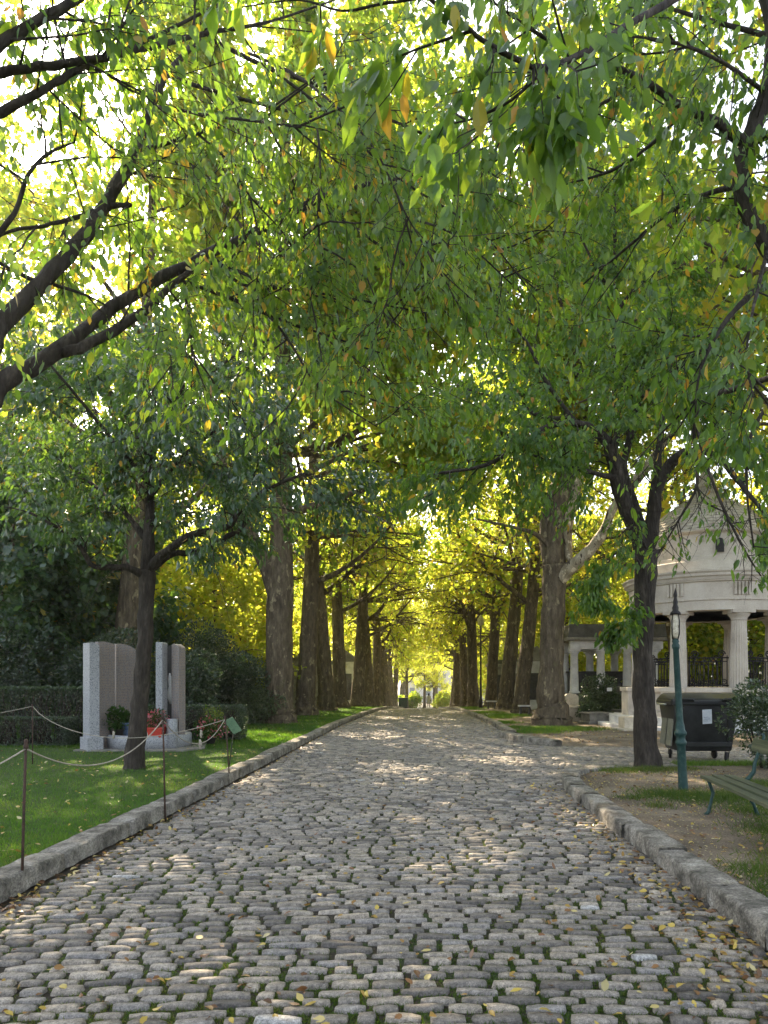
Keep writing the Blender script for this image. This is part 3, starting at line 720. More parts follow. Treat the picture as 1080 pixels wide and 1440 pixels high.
ORD = ['nearest', 'second', 'third', 'fourth', 'fifth', 'sixth', 'seventh', 'eighth', 'ninth', 'tenth', 'eleventh', 'twelfth']
def lpos(px, Y): x = (px-CX)*Y/F; return (x, Y, zf(Y)+.12)
p0 = plane_build(3, '', M['plane_leaf'], 28, 1.2, .5, 24, (.15, 0), 8.6, .42, loc=lpos(392, 26.2))
p1 = plane_build(4, '', M['plane_leaf'], 25, 1.1, .42, 10, (.3, .3), 7.0, .5, 3, loc=lpos(430, 32.6))
p2 = plane_build(5, '', M['plane_leaf'], 24, 1.1, .42, 10, (-.6, .2), 7.0, .66, loc=lpos(459, 38))
g0 = plane_build(6, '', M['gold_leaf'], 18, .9, .42, 9, (.4, .2), 6.4, .45, 4, zmin=5.6, loc=lpos(503, 47.5))
g1 = plane_build(8, '', M['gold_leaf'], 17, .9, .42, 9, (-.4, .1), 6.0, .5, 4, zmin=5.3, loc=lpos(519, 53.5))
for i, (px, Y, k) in enumerate(LEFT):
    lab = f'{ORD[i]} mottled plane tree of the left avenue row, counting away from the camera'
    if i == 0: p0['label'] = 'stout mottled plane tree, nearest of the left row on the lawn, with forked limb'
    elif i == 1: p1['label'] = lab
    elif i == 2: p2['label'] = lab
    elif i == 4: g0['label'] = lab.replace('mottled', 'golden')
    elif i == 5: g1['label'] = lab.replace('mottled', 'golden')
    else:
        src = p1 if i == 3 else (g0, g1)[i % 2]
        copy_thing(src, lpos(px, Y), 1.9*i+.6, lab.replace('mottled', 'golden') if i > 3 else lab, None, k*random.uniform(.95, 1.05))
copy_thing(p1, (10.3, 17.0, .1), 2.0, 'tall plane tree standing outside the right edge, its crown over the rotunda', 'background trees', 1.22).name = 'background_tree'
for i, (px, Y, k) in enumerate(RIGHT):
    if i == 0: continue
    lab = f'{ORD[i]} mottled plane tree of the right avenue row, counting away from the camera'
    src = [None, p2, p1, p2, g0, g1, g0, g1, g0, g1][i]
    if i > 3: lab = lab.replace('mottled', 'golden')
    copy_thing(src, lpos(px, Y), 2.3*i+1.3, lab, None, k*random.uniform(.95, 1.05))
# nearest plane on the right: leaning fork with peeling pale bark and one pale limb
Y0 = 25.6
root = thing('plane_tree', lpos(776, Y0), 'big forked plane tree with peeling pale bark, nearest of the right row', 'tree', 'plane trees of the avenue')
T = Tree(21); r = T.r
b0 = Vector(lpos(776, Y0))
q, rr = T.limb([b0+Vector((0,0,-.2)), b0+Vector((0,0,.15)), b0+Vector((.0,0,.6)), P(774, 980, Y0), P(776, 900, Y0), P(779, 840, Y0), P(780, 795, Y0)], [.85, .74, .58, .47, .42, .42, .46], 20, 5)
A, ar = T.limb([P(778, 800, Y0), P(784, 745, Y0), P(797, 690, Y0), P(812, 640, Y0+.3), P(818, 560, Y0+.6), P(812, 460, Y0+.8), P(822, 330, Y0+1), P(815, 150, Y0+1.3)], [.42, .40, .40, .33, .24, .19, .13, .06], 16, 4)
B, br = T.limb([P(779, 800, Y0), P(769, 750, Y0+.2), P(776, 700, Y0+.3), P(790, 660, Y0+.5), P(775, 600, Y0+.9), P(760, 500, Y0+1.2), P(750, 380, Y0+1.5), P(735, 180, Y0+1.5)], [.34, .28, .25, .22, .17, .13, .1, .05], 14, 4)
D1, dr1 = T.limb([P(778, 775, Y0), P(755, 752, Y0-.3), P(735, 745, Y0-.5), P(708, 738, Y0-.8), P(672, 730, Y0-1)], [.12, .09, .07, .05, .03], 8, 3)
for L_, l_ in ((A, ar), (B, br)):
    for i in range(16):
        L = r.uniform(3.5, 7.5); c, cr = T.child(L_, l_, r.uniform(.3, 1), r.uniform(.6, 1.2), L, .4, (-.25, 0, .2), seg=.6, wander=.25, trop=.02, sides=7)
        for k in range(7):
            d, dr = T.child(c, cr, r.uniform(.25, 1), r.uniform(.5, 1.1), L*.42, .5, (0,0,-.1), seg=.4, wander=.3, sides=5); T.twigs.append(d)
            for m in range(5):
                w, _ = T.child(d, dr, r.uniform(.2, 1), r.uniform(.4, 1.2), r.uniform(.8, 1.5), .5, (0,0,-.25), seg=.3, wander=.35, trop=-.03, sides=4); T.twigs.append(w)
T.wood('trunk', M['plane_bark'], root, .03, .012)
T.foliage('crown', M['plane_leaf'], root, 28, .24, 1., .34, .5, 'plane', .42, .22, .03, None, .8)
T2 = Tree(22)
T2.limb([P(786, 815, Y0-.15), P(800, 800, Y0-.3), P(826, 778, Y0-.7), P(850, 745, Y0-1.1), P(862, 715, Y0-1.4), P(890, 680, Y0-1.7), P(915, 650, Y0-2), P(950, 600, Y0-2.4)], [.28, .25, .21, .17, .14, .17, .15, .08], 12, 4)
pb = T2.wood('pale_limb', M['pale_bark'], root, .02)
pb['label'] = 'pale peeled limb reaching up to the right'
T3 = Tree(23)
T3.limb([P(800, 790, Y0-.02)+Vector((0,-.17,0)), P(796, 745, Y0)+Vector((0,-.3,0)), P(807, 695, Y0)+Vector((0,-.3,0)), P(820, 650, Y0+.3)+Vector((0,-.22,0))], [.12, .17, .18, .12], 10, 4)
T3.wood('peeled_bark_strip', M['pale_bark'], root, .02)

# ---- background trees (beyond hedge, behind the tombs, past the crest)
bgd = [(-10.6, 25.0, .95, 'p'), (-22, 50, 1.0, 'g'), (-17, 29, 1.1, 'p'), (-21, 38, 1.1, 'p'), (-27, 58, 1.0, 'g'), (-20, 62, 1.0, 'g'), (-30, 50, 1.2, 'p'), (-15.5, 78, 1., 'g'), (-26, 27, 1.1, 'p'),
       (8.5, 60, 1.0, 'p'), (24, 26, 1.0, 'g'), (27, 44, 1.1, 'p'), (12, 54, 1., 'g'), (24, 33, 1.1, 'p'), (9.5, 68, 1., 'g'), (20, 62, 1.1, 'g'), (31, 50, 1.1, 'p'), (17, 27.5, .85, 'g'), (16, 21.5, 1, 'p'), (11.2, 30.2, .95, 'p')]
where = lambda x, y: ('left of the avenue beyond the hedge' if x < 0 else 'right of the avenue behind the tombs')
for i, (x, y, k, kd) in enumerate(bgd):
    src = {'g': (g0, g1), 'p': (p1, p2)}[kd][i % 2]
    dist = 'close' if y < 35 else 'mid-distance' if y < 52 else 'distant'
    adj = ['tall', 'broad', 'loose', 'dense', 'pale', 'ragged', 'rounded', 'leaning', 'spreading', 'slender', 'full', 'airy', 'deep', 'arching', 'open', 'shaggy', 'mixed', 'low', 'towering', 'high'][i]
    lab = f'{adj} {"golden" if kd == "g" else "yellow-green"} {dist} tree {where(x, y)}'
    c = copy_thing(src, (x, y, zf(y)+.1), i*1.3, lab, 'background trees', (k, k, k*random.uniform(.95, 1.25)))
    c.name = 'background_tree'
for i, (px, Y, k) in enumerate([(572, 100, .62), (597, 108, .55), (611, 118, .5), (548, 120, .9), (655, 112, .9), (690, 120, 1), (520, 130, 1.), (566, 138, 1.25), (612, 150, 1.35), (640, 132, 1.2)]):
    x = (px-CX)*Y/F
    c = copy_thing((g0, g1)[i % 2], (x, Y, zf(Y)), i*2.2, f'{["small", "slim", "short", "round", "thick", "bushy", "heavy", "wide", "tall", "towering", "upright"][i]} golden tree past the crest at the far end of the avenue', 'trees past the crest', k)
    c.name = 'background_tree'

def thin(p, f=.1):
    """the gap in the foliage through which the dome is seen"""
    a = p[:, 0]/p[:, 1]; b = (p[:, 2]-1.6)/p[:, 1]
    return ~(((a > .33) & (a < .47) & (b > .09) & (b < .31)) | ((a > .24) & (a < .37) & (b > .17) & (b < .36))) | (NP.random(len(p)) < f)
# ---- cherry trees (limbs measured on the photograph, each with its own depth)
def limb_px(T, pts, sides=10, sub=4):
    p = [P(a, b, Y) for a, b, Y, w in pts]; r = [w*Y/F/2*(.75 if Y < 9 else 1.08) for a, b, Y, w in pts]
    return T.limb(p, r, sides, sub)
def dress(T, q, rr, spacing, Lb, ntw, Ltw, t0=.15, bias=(0,0,0), spread=(.6, 1.2), droop=-.05, rb=.011, twb=(0,0,-.2), direct=.5):
    """side branches with leafy twigs along a limb"""
    r = T.r; ln = float(np.sum(np.linalg.norm(np.diff(q, axis=0), axis=1)))
    for i in range(max(1, int(ln/spacing))):
        t = t0+(1-t0)*r.random(); L = r.uniform(*Lb)
        b, br = T.child(q, rr, t, r.uniform(*spread), L, bias=bias, r=min(rb*r.uniform(.6, 1.3), .02), seg=.16, wander=.3, trop=droop*.3, sides=5, end=.3)
        for k in range(int(ntw*r.uniform(.7, 1.3))):
            w, _ = T.child(b, br, r.uniform(.15, 1), r.uniform(.4, 1.1), r.uniform(*Ltw), bias=twb, r=.0035, seg=.12, wander=.35, trop=droop, sides=3)
            T.twigs.append(w)
        T.twigs.append(b[len(b)//2:])
    for i in range(int(ln/spacing*direct)):
        w, _ = T.child(q, rr, t0+(1-t0)*r.random(), r.uniform(.6, 1.3), r.uniform(*Ltw), bias=twb, r=.004, seg=.12, wander=.35, trop=droop, sides=3); T.twigs.append(w)

# small cherry on the lawn, left
base = Vector((-4.95, 12.3, .14))
root = thing('cherry_tree', base, 'slim dark-trunked cherry tree on the lawn in front of the granite memorial', 'tree')
T = Tree(31)
Y0 = 12.3
limbs = [limb_px(T, [(187, 1095, Y0, 34), (189, 1075, Y0, 27), (194, 1020, Y0, 22), (199, 960, Y0, 20), (204, 900, Y0, 20), (206, 840, Y0, 19), (207, 800, Y0, 21)], 14)]
limbs += [limb_px(T, p) for p in [
    [(207, 806, Y0, 17), (209, 752, Y0, 15), (211, 697, Y0+.1, 12), (208, 630, Y0+.2, 9), (216, 560, Y0+.2, 6), (205, 480, Y0, 3)],
    [(206, 803, Y0, 13), (237, 773, Y0-.3, 10), (274, 750, Y0-.6, 9), (318, 742, Y0-1, 8), (340, 715, Y0-1.2, 6), (372, 690, Y0-1.3, 5), (430, 665, Y0-1.5, 3)],
    [(207, 806, Y0, 12), (240, 780, Y0+.2, 9), (281, 776, Y0+.4, 8), (322, 753, Y0+.5, 7), (345, 735, Y0+.6, 5), (400, 640, Y0+.9, 3)],
    [(204, 812, Y0, 12), (178, 797, Y0-.2, 9), (133, 797, Y0-.5, 7), (115, 771, Y0-.7, 6), (93, 749, Y0-.9, 5), (40, 720, Y0-1.2, 3)],
    [(208, 760, Y0, 9), (178, 723, Y0+.2, 7), (148, 697, Y0+.5, 5), (90, 650, Y0+1, 4), (30, 620, Y0+1.4, 2.5)],
    [(210, 700, Y0, 7), (250, 650, Y0-.5, 5), (310, 600, Y0-1, 4), (380, 570, Y0-1.4, 2.5)],
    [(209, 680, Y0, 7), (160, 620, Y0-.6, 5), (110, 560, Y0-1.2, 4), (60, 500, Y0-1.6, 2.5)],
    [(210, 640, Y0, 6), (260, 560, Y0+.8, 5), (330, 500, Y0+1.4, 3.5), (400, 470, Y0+2, 2)],
    [(209, 640, Y0, 6), (150, 540, Y0+1, 4.5), (100, 470, Y0+1.6, 3)],
    [(211, 650, Y0, 6), (230, 600, Y0-1.2, 5), (260, 540, Y0-2.2, 3)]]]
for q, rr in limbs[1:]: dress(T, q, rr, .20, (.7, 1.5), 7, (.35, .7), .2, (0, 0, .05), droop=-.06)
T.wood('trunk', M['cherry_bark'], root, .04)
T.foliage('crown', M['dark_leaf'], root, 19, .115, 1.05, .05, .9, 'cherry', .38, .2, .03, lambda p: (p[:, 2]-1.6)/p[:, 1] > .155)

# cherry tree right of the road
base = Vector((4.15, 13, .09))
root = thing('cherry_tree', base, 'dark-trunked cherry tree forking low beside the black waste container', 'tree')
T = Tree(32); Y0 = 13
limbs = [limb_px(T, [(911, 1092, Y0, 46), (911, 1075, Y0, 36), (907, 1030, Y0, 30), (905, 960, Y0, 27), (905, 880, Y0, 26), (908, 820, Y0, 27), (909, 775, Y0, 32)], 16)]
limbs += [limb_px(T, p) for p in [
    [(908, 785, Y0, 20), (892, 745, Y0-.1, 19), (872, 690, Y0-.3, 20), (864, 650, Y0-.4, 20), (848, 615, Y0-.6, 13), (815, 597, Y0-.9, 9), (770, 600, Y0-1.2, 7), (730, 628, Y0-1.6, 6), (680, 655, Y0-2, 5), (618, 665, Y0-2.3, 3)],
    [(908, 770, Y0, 17), (893, 715, Y0+.2, 14), (876, 660, Y0+.3, 13), (884, 620, Y0+.4, 9), (900, 560, Y0+.5, 6), (905, 480, Y0+.4, 4)],
    [(911, 780, Y0, 20), (918, 730, Y0-.1, 18), (922, 690, Y0-.2, 16), (926, 640, Y0-.2, 9), (935, 560, Y0, 6), (925, 470, Y0, 3)],
    [(920, 700, Y0-.2, 13), (940, 655, Y0-.4, 15), (968, 636, Y0-.7, 12), (1005, 640, Y0-1.1, 8), (1035, 672, Y0-1.4, 7), (1070, 715, Y0-1.7, 5), (1110, 760, Y0-2, 3)],
    [(866, 672, Y0-.4, 8), (830, 664, Y0-.8, 6), (795, 655, Y0-1.2, 5), (750, 640, Y0-1.6, 3)],
    [(848, 618, Y0-.6, 9), (806, 592, Y0-.5, 7), (765, 587, Y0-.2, 6), (737, 572, Y0, 5), (736, 555, Y0, 5), (690, 557, Y0+.3, 3), (640, 540, Y0+.6, 2)],
    [(862, 645, Y0-.4, 9), (868, 600, Y0+1.4, 8), (864, 520, Y0+2, 8), (867, 430, Y0+2.2, 7), (864, 330, Y0+2.4, 4), (866, 270, Y0+2.5, 2)],
    [(812, 597, Y0-.9, 6), (770, 540, Y0-1, 5), (740, 480, Y0-1.2, 4), (700, 430, Y0-1.2, 2.5)],
    [(866, 420, Y0+2.2, 5), (840, 380, Y0+2, 4), (810, 320, Y0+1.8, 2)],
    [(865, 440, Y0+2.2, 5), (900, 400, Y0+2, 4), (950, 370, Y0+1.6, 2.5)],
    [(900, 560, Y0+.5, 6), (950, 520, Y0, 5), (1010, 480, Y0-.6, 3)],
    [(935, 560, Y0, 5), (990, 570, Y0-.5, 5), (1060, 560, Y0-1, 3)]]]
for q, rr in limbs[1:]: dress(T, q, rr, .20, (.7, 1.5), 7, (.35, .7), .25, (0, 0, .04), droop=-.06)
# low leafy shoots hanging on the trunk and over the pavilion
for a in [[(905, 800, 12.8, 3), (880, 770, 12.4, 2.4), (850, 800, 12.0, 2), (845, 840, 11.8, 1.2)], [(908, 770, 12.8, 3), (890, 740, 12.2, 2.4), (870, 755, 11.8, 1.5)],
          [(905, 880, 12.8, 3), (888, 870, 12.4, 2), (872, 890, 12.2, 1.2)]]:
    q, rr = limb_px(T, a, 5); dress(T, q, rr, .12, (.2, .45), 5, (.15, .3), .2, droop=-.1, rb=.006, direct=1)
T.wood('trunk', M['cherry_bark'], root, .04)
T.foliage('crown', M['cherry_leaf'], root, 17, .125, 1.0, .05, 1.0, 'cherry', .42, .22, .02, lambda p: thin(p, .10))

# big cherry whose limbs reach in from the left (trunk stands outside the frame)
base = Vector((-4.7, 3.6, .14))
root = thing('cherry_tree', base, 'large cherry tree whose dark limbs reach over the road from the left edge', 'tree')
T = Tree(33)
T.limb([base+Vector((0,0,-.2)), base+Vector((0,0,.3)), base+Vector((.05,.05,1.2)), base+Vector((.2,.2,2.2)), base+Vector((.35,.35,2.7))], [.30, .24, .2, .19, .2], 16)
o_ = base+Vector((.3,.3,2.6))
def from_trunk(pts, w0):
    p = [o_]+[P(a, b, Y) for a, b, Y, w in pts]; r_ = [w0]+[w*Y/F/2*.7 for a, b, Y, w in pts]
    return T.limb(p, r_, 12, 4)
limbs = [from_trunk([(-60, 590, 4.8, 38), (0, 540, 5.0, 35), (80, 494, 5.2, 29), (160, 432, 5.6, 23), (245, 382, 6.0, 21), (325, 343, 6.4, 18), (380, 315, 6.7, 17), (430, 288, 7.0, 15), (500, 262, 7.4, 10), (560, 250, 7.7, 8), (620, 232, 8.0, 6), (690, 205, 8.3, 3)], .12),
         from_trunk([(-60, 520, 4.3, 38), (0, 455, 4.6, 34), (60, 395, 4.8, 30), (110, 340, 5.0, 27), (150, 285, 5.2, 25), (190, 210, 5.4, 21), (220, 130, 5.6, 15), (245, 92, 5.7, 12), (290, 40, 5.9, 9), (330, -30, 6.1, 6), (380, -120, 6.3, 3)], .11),
         from_trunk([(-260, 330, 4.0, 32), (-80, 190, 4.1, 22), (0, 158, 4.2, 18), (75, 118, 4.3, 14), (120, 92, 4.4, 11), (200, 60, 4.6, 8), (300, 10, 4.8, 4)], .08),
         from_trunk([(-300, 260, 3.9, 32), (-90, 125, 4.1, 22), (0, 103, 4.2, 19), (75, 92, 4.3, 16), (150, 80, 4.4, 13), (210, 66, 4.5, 12), (285, 48, 4.7, 9), (380, 30, 4.9, 5), (470, 0, 5.1, 3)], .08),
         from_trunk([(-300, 200, 3.7, 36), (-40, 90, 3.9, 24), (0, 62, 4.0, 21), (60, 25, 4.1, 18), (110, -2, 4.2, 16), (200, -60, 4.4, 10), (320, -140, 4.6, 5)], .09)]
limbs += [limb_px(T, p, 7) for p in [
    [(85, 496, 5.2, 20), (125, 484, 5.3, 19), (200, 440, 5.6, 16), (250, 396, 5.9, 11), (300, 370, 6.1, 7), (400, 408, 6.4, 5), (500, 424, 6.7, 3)],
    [(285, 48, 5.9, 8), (370, 92, 6.1, 8), (460, 125, 6.3, 7), (530, 160, 6.5, 6), (620, 200, 6.7, 5), (700, 250, 6.9, 3)],
    [(232, 104, 5.65, 9), (300, 128, 5.8, 7), (380, 150, 6.0, 6), (455, 168, 6.1, 4)],
    [(220, 150, 5.5, 7), (300, 163, 5.3, 5), (370, 172, 5.1, 4), (425, 180, 5.0, 2.5)],
    [(190, 212, 5.4, 9), (240, 200, 5.3, 7), (300, 180, 5.2, 4)],
    [(150, 290, 5.2, 12), (180, 288, 5.15, 9), (182, 288, 5.12, 7)],
    [(148, 290, 5.2, 10), (110, 305, 5.1, 8), (60, 318, 5.0, 7), (15, 325, 4.9, 6), (-30, 350, 4.8, 4)],
    [(-20, 350, 4.7, 12), (20, 300, 4.8, 9), (40, 245, 4.9, 7), (70, 215, 5.0, 6), (105, 200, 5.1, 3)],
    [(55, 398, 4.8, 10), (25, 383, 4.7, 8), (0, 370, 4.6, 7), (-40, 350, 4.5, 5)],
    [(75, 400, 4.85, 7), (120, 415, 5.0, 5), (150, 430, 5.1, 3)],
    [(252, 394, 6.0, 8), (320, 418, 6.1, 7), (400, 452, 6.3, 6), (470, 475, 6.5, 4), (540, 498, 6.7, 2.5)],
    [(300, 362, 6.2, 8), (340, 400, 6.3, 6), (420, 408, 6.5, 5), (520, 425, 6.8, 4), (600, 440, 7.1, 2.5)],
    [(255, 395, 6.0, 6), (265, 440, 5.9, 5), (272, 500, 5.8, 4), (290, 550, 5.7, 2)],
    [(430, 290, 7.0, 8), (480, 310, 7.0, 6), (540, 350, 7.1, 5), (600, 400, 7.2, 3)],
    [(500, 262, 7.4, 6), (560, 300, 7.3, 5), (640, 330, 7.2, 4), (720, 400, 7.1, 2.5)],
    [(365, 430, 6.2, 5), (400, 470, 6.1, 5), (450, 545, 6.0, 4), (530, 600, 5.9, 2)],
    [(350, 75, 6.0, 6), (430, 115, 5.7, 5), (520, 200, 5.4, 4), (570, 300, 5.2, 3), (600, 350, 5.1, 2)],
    [(370, 90, 6.1, 6), (450, 150, 6.3, 5), (560, 250, 6.6, 4), (680, 330, 6.9, 3), (760, 430, 7.1, 2)],
    [(440, 140, 6.2, 5), (450, 220, 6.0, 4.5), (447, 300, 5.9, 3), (450, 350, 5.8, 2)],
    [(300, 160, 5.3, 4), (340, 260, 5.5, 3.5), (400, 330, 5.7, 2.5), (440, 400, 5.9, 2)]]]
for i, (q, rr) in enumerate(limbs):
    dress(T, q, rr, (.55 if i in (0, 1) else .6) if i < 5 else .22, (.5, 1.3), 6, (.25, .6), .25 if i > 4 else .35, (0, 0, -.05), droop=-.07, rb=.0075, direct=.35 if i < 5 else .8)
T.wood('trunk', M['cherry_bark'], root, .05)
T.foliage('crown', M['cherry_leaf'], root, 10, .088, 1.0, .035, 1.2, 'cherry', .5, .22, .05,
          lambda p: ((p[:, 2]-1.6)/np.maximum(p[:, 1], .1) > .33) & (p[:, 1] > 1.5))
print('left overhead', T.nleaf, len(T.tubes))

# big cherry on the right edge
base = Vector((4.6, 5.6, .09))
root = thing('cherry_tree', base, 'large leafy cherry tree hanging over the road from the right edge', 'tree')
T = Tree(34)
T.limb([base+Vector((0,0,-.2)), base+Vector((0,0,.3)), base+Vector((-.05,0,1.4)), base+Vector((-.2,-.05,2.4)), P(1260, 555, 5.7)], [.32, .26, .22, .2, .18], 16)
limbs = [limb_px(T, p) for p in [
    [(1260, 560, 5.7, 50), (1180, 470, 5.6, 36), (1105, 380, 5.55, 31), (1062, 322, 5.5, 28), (1044, 280, 5.5, 28), (1044, 240, 5.5, 34), (1055, 195, 5.5, 34), (1075, 130, 5.5, 26), (1085, 50, 5.5, 20), (1060, -60, 5.5, 12)],
    [(1052, 205, 5.5, 22), (1020, 180, 5.4, 16), (965, 152, 5.2, 14), (900, 110, 5.0, 12), (830, 82, 4.8, 9), (760, 50, 4.6, 6), (690, 0, 4.4, 4)],
    [(1055, 200, 5.5, 18), (1100, 180, 5.3, 16), (1180, 120, 5.0, 10)],
    [(1150, 420, 5.6, 22), (1080, 402, 5.4, 12), (1040, 430, 5.2, 11), (1010, 468, 5.1, 8), (985, 520, 5.0, 5), (978, 580, 4.9, 3)],
    [(1260, 480, 5.7, 26), (1120, 520, 6.5, 14), (1040, 545, 7.2, 10), (995, 562, 7.8, 8), (976, 605, 8.2, 7), (980, 680, 8.4, 6), (955, 730, 8.5, 4), (925, 780, 8.6, 2.5)],
    [(980, 600, 8.2, 6), (992, 650, 8.2, 6), (1020, 720, 8.1, 5), (1045, 770, 8.0, 4), (1070, 810, 7.9, 2.5)],
    [(979, 680, 8.4, 5), (990, 705, 8.4, 4), (1020, 720, 8.5, 2.5)],
    [(1180, 100, 5.0, 20), (1090, -60, 4.2, 16), (930, 10, 3.2, 13), (830, 70, 2.75, 11), (770, 94, 2.55, 10), (730, 85, 2.45, 9), (680, 58, 2.4, 9), (640, 25, 2.35, 8), (600, -5, 2.3, 7), (540, -60, 2.2, 4)],
    [(770, 94, 2.55, 6), (720, 140, 2.6, 5), (670, 165, 2.65, 4), (630, 175, 2.7, 2)],
    [(600, -5, 2.3, 6), (540, 5, 2.35, 5), (480, 15, 2.4, 4), (420, 0, 2.45, 3), (340, 10, 2.5, 2)],
    [(1046, 260, 5.5, 12), (1000, 270, 5.8, 9), (940, 300, 6.2, 7), (880, 350, 6.6, 5), (820, 400, 7, 3)],
    [(965, 152, 5.2, 8), (920, 200, 5.4, 6), (860, 240, 5.6, 5), (790, 260, 5.8, 3)],
    [(900, 110, 5.0, 7), (840, 150, 5.1, 6), (760, 180, 5.3, 4), (680, 240, 5.5, 2.5)],
    [(1085, 50, 5.5, 10), (1000, 30, 5.6, 8), (900, 0, 5.8, 5), (800, -10, 6, 3)],
    [(1075, 130, 5.5, 9), (1020, 90, 5.0, 7), (950, 60, 4.6, 5), (870, 50, 4.2, 3)],
    [(1080, 350, 5.5, 8), (1060, 430, 5.0, 6), (1050, 500, 4.7, 4), (1060, 560, 4.5, 2)],
    [(1120, 520, 6.5, 10), (1060, 600, 6.4, 7), (1050, 680, 6.3, 5), (1060, 770, 6.2, 3)]]]
for i, (q, rr) in enumerate(limbs):
    hang = i in (4, 5, 6, 17)
    if i in (7, 8, 9): dress(T, q, rr, .38, (.25, .55), 3, (.15, .35), .25, (0, 0, -.1), droop=-.1, rb=.005, direct=.7)
    else: dress(T, q, rr, .26 if not hang else .2, (.45, 1.1) if not hang else (.25, .5), 6 if not hang else 3, (.25, .55) if not hang else (.15, .35), .2 if not hang else .5, (0, 0, -.03), droop=-.08, rb=.007, direct=(2.0 if i in (0, 1, 2) else .9) if not hang else .4)
T.wood('trunk', M['cherry_bark'], root, .05)
T.foliage('crown', M['cherry_leaf'], root, 13, .098, 1.0, .035, 1.2, 'cherry', .45, .22, .04, lambda p: ((p[:, 2]-1.6)/np.maximum(p[:, 1], .1) > .08) & (p[:, 1] > 1.5) & thin(p))
print('right overhead', T.nleaf, len(T.tubes))

# ---- shrubs, hedges
def bush(name, loc, size, n, leaf, label, cat='shrub', mat='shrub_leaf', group=None, boxy=0, stems=6, seed=1, tmu=.4, hole=.0):
    root = thing(name, loc, label, cat, group); rng = np.random.default_rng(seed); L0 = np.array(loc, float)
    if boxy:
        u = rng.uniform(-1, 1, (n, 3)); ax = rng.integers(0, 3, n); sg = rng.choice([-1, 1], n)
        dep = 1-np.abs(rng.normal(size=n))*.035
        for i in range(3): u[:, i] = np.where(ax == i, sg*dep, u[:, i])
    else:
        c = rng.normal(size=(30, 3)); c /= np.linalg.norm(c, axis=1)[:, None]; c *= rng.uniform(.35, .85, 30)[:, None]
        k = rng.integers(0, 30, n); d = rng.normal(size=(n, 3)); d /= np.linalg.norm(d, axis=1)[:, None]
        u = c[k]+d*(rng.uniform(.6, 1, n)**.5*.38)[:, None]
    pos = u*np.array(size)/2+np.array([0, 0, size[2]/2]); pos[:, 2] = np.maximum(pos[:, 2], .02)
    out = u/(np.linalg.norm(u, axis=1)[:, None]+1e-6)
    axd = out+rng.normal(size=(n, 3))*.7; nr = rng.normal(size=(n, 3))*.6+np.array([0, 0, 1])
    me = leaves_mesh('foliage', pos, axd, nr, leaf*rng.uniform(.6, 1.3, n), 1.2, np.clip(rng.normal(tmu, .25, n), 0, 1), 'small')
    link('foliage', me, M[mat], root)
    s = MB()
    for i in range(stems):
        a = random.uniform(0, 6.28); e = (math.cos(a)*size[0]*.3, math.sin(a)*size[1]*.3, size[2]*random.uniform(.5, .85))
        s.tube([L0+np.array((e[0]*.2, e[1]*.2, -.03)), L0+np.array((e[0]*.6, e[1]*.6, e[2]*.5)), L0+np.array(e)], [.025, .018, .006], 5)
    s.build('stem', M['cherry_bark'], root)
    return root
def hcore(root, size):   # dense inner mass of a clipped hedge: twigs
    m = MB(); l = root.location
    for i in range(160):
        x, y = random.uniform(-.47, .47)*size[0], random.uniform(-.42, .42)*size[1]
        m.tube([(l.x+x, l.y+y, l.z), (l.x+x+random.uniform(-.1, .1), l.y+y, l.z+size[2]*.5), (l.x+x+random.uniform(-.2, .2), l.y+y+random.uniform(-.1, .1), l.z+size[2]*.93)], [.02, .014, .006], 4)
    m.build('twigs', M['cherry_bark'], root)
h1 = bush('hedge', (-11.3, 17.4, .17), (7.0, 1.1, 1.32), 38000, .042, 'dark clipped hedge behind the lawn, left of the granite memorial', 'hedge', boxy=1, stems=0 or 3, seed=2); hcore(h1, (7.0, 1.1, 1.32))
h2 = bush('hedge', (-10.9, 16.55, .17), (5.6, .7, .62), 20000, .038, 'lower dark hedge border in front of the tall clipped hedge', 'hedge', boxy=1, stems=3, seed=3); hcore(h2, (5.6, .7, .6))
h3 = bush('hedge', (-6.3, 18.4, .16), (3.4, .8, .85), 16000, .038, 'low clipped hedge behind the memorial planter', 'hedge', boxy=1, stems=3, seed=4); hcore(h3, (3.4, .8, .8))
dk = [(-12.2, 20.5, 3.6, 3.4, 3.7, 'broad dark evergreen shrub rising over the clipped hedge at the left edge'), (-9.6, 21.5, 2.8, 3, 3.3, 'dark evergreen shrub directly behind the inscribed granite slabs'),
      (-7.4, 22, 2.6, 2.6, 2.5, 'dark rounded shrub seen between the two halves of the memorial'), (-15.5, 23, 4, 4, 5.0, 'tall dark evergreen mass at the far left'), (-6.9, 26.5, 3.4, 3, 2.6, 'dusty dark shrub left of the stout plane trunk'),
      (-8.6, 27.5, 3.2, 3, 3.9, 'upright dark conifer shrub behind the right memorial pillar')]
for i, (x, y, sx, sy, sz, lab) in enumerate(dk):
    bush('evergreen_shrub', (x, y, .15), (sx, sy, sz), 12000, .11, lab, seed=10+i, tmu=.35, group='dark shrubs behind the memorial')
bush('grey_shrub', (-5.9, 25.6, .15), (1.8, 1.4, 1.35), 5000, .09, 'low grey-green bush at the foot of the stout plane trunk', seed=20, tmu=.9)
bush('flower_bush', (-5.15, 17.6, .16), (.5, .5, .95), 900, .06, 'small yellow-leaved bush at the end of the low hedge', 'shrub', 'grass', seed=21, tmu=.95)
bush('laurel_shrub', (6.15, 12.6, .08), (1.5, 1.5, 1.75), 5200, .075, 'glossy shrub right of the black waste container at the frame edge', seed=22, tmu=.6, stems=9)
bush('tomb_shrub', (7.35, 29.2, .07), (1.7, 1.5, 1.9), 5000, .10, 'dark green shrub with a white tag among the tombs', seed=23, tmu=.5)
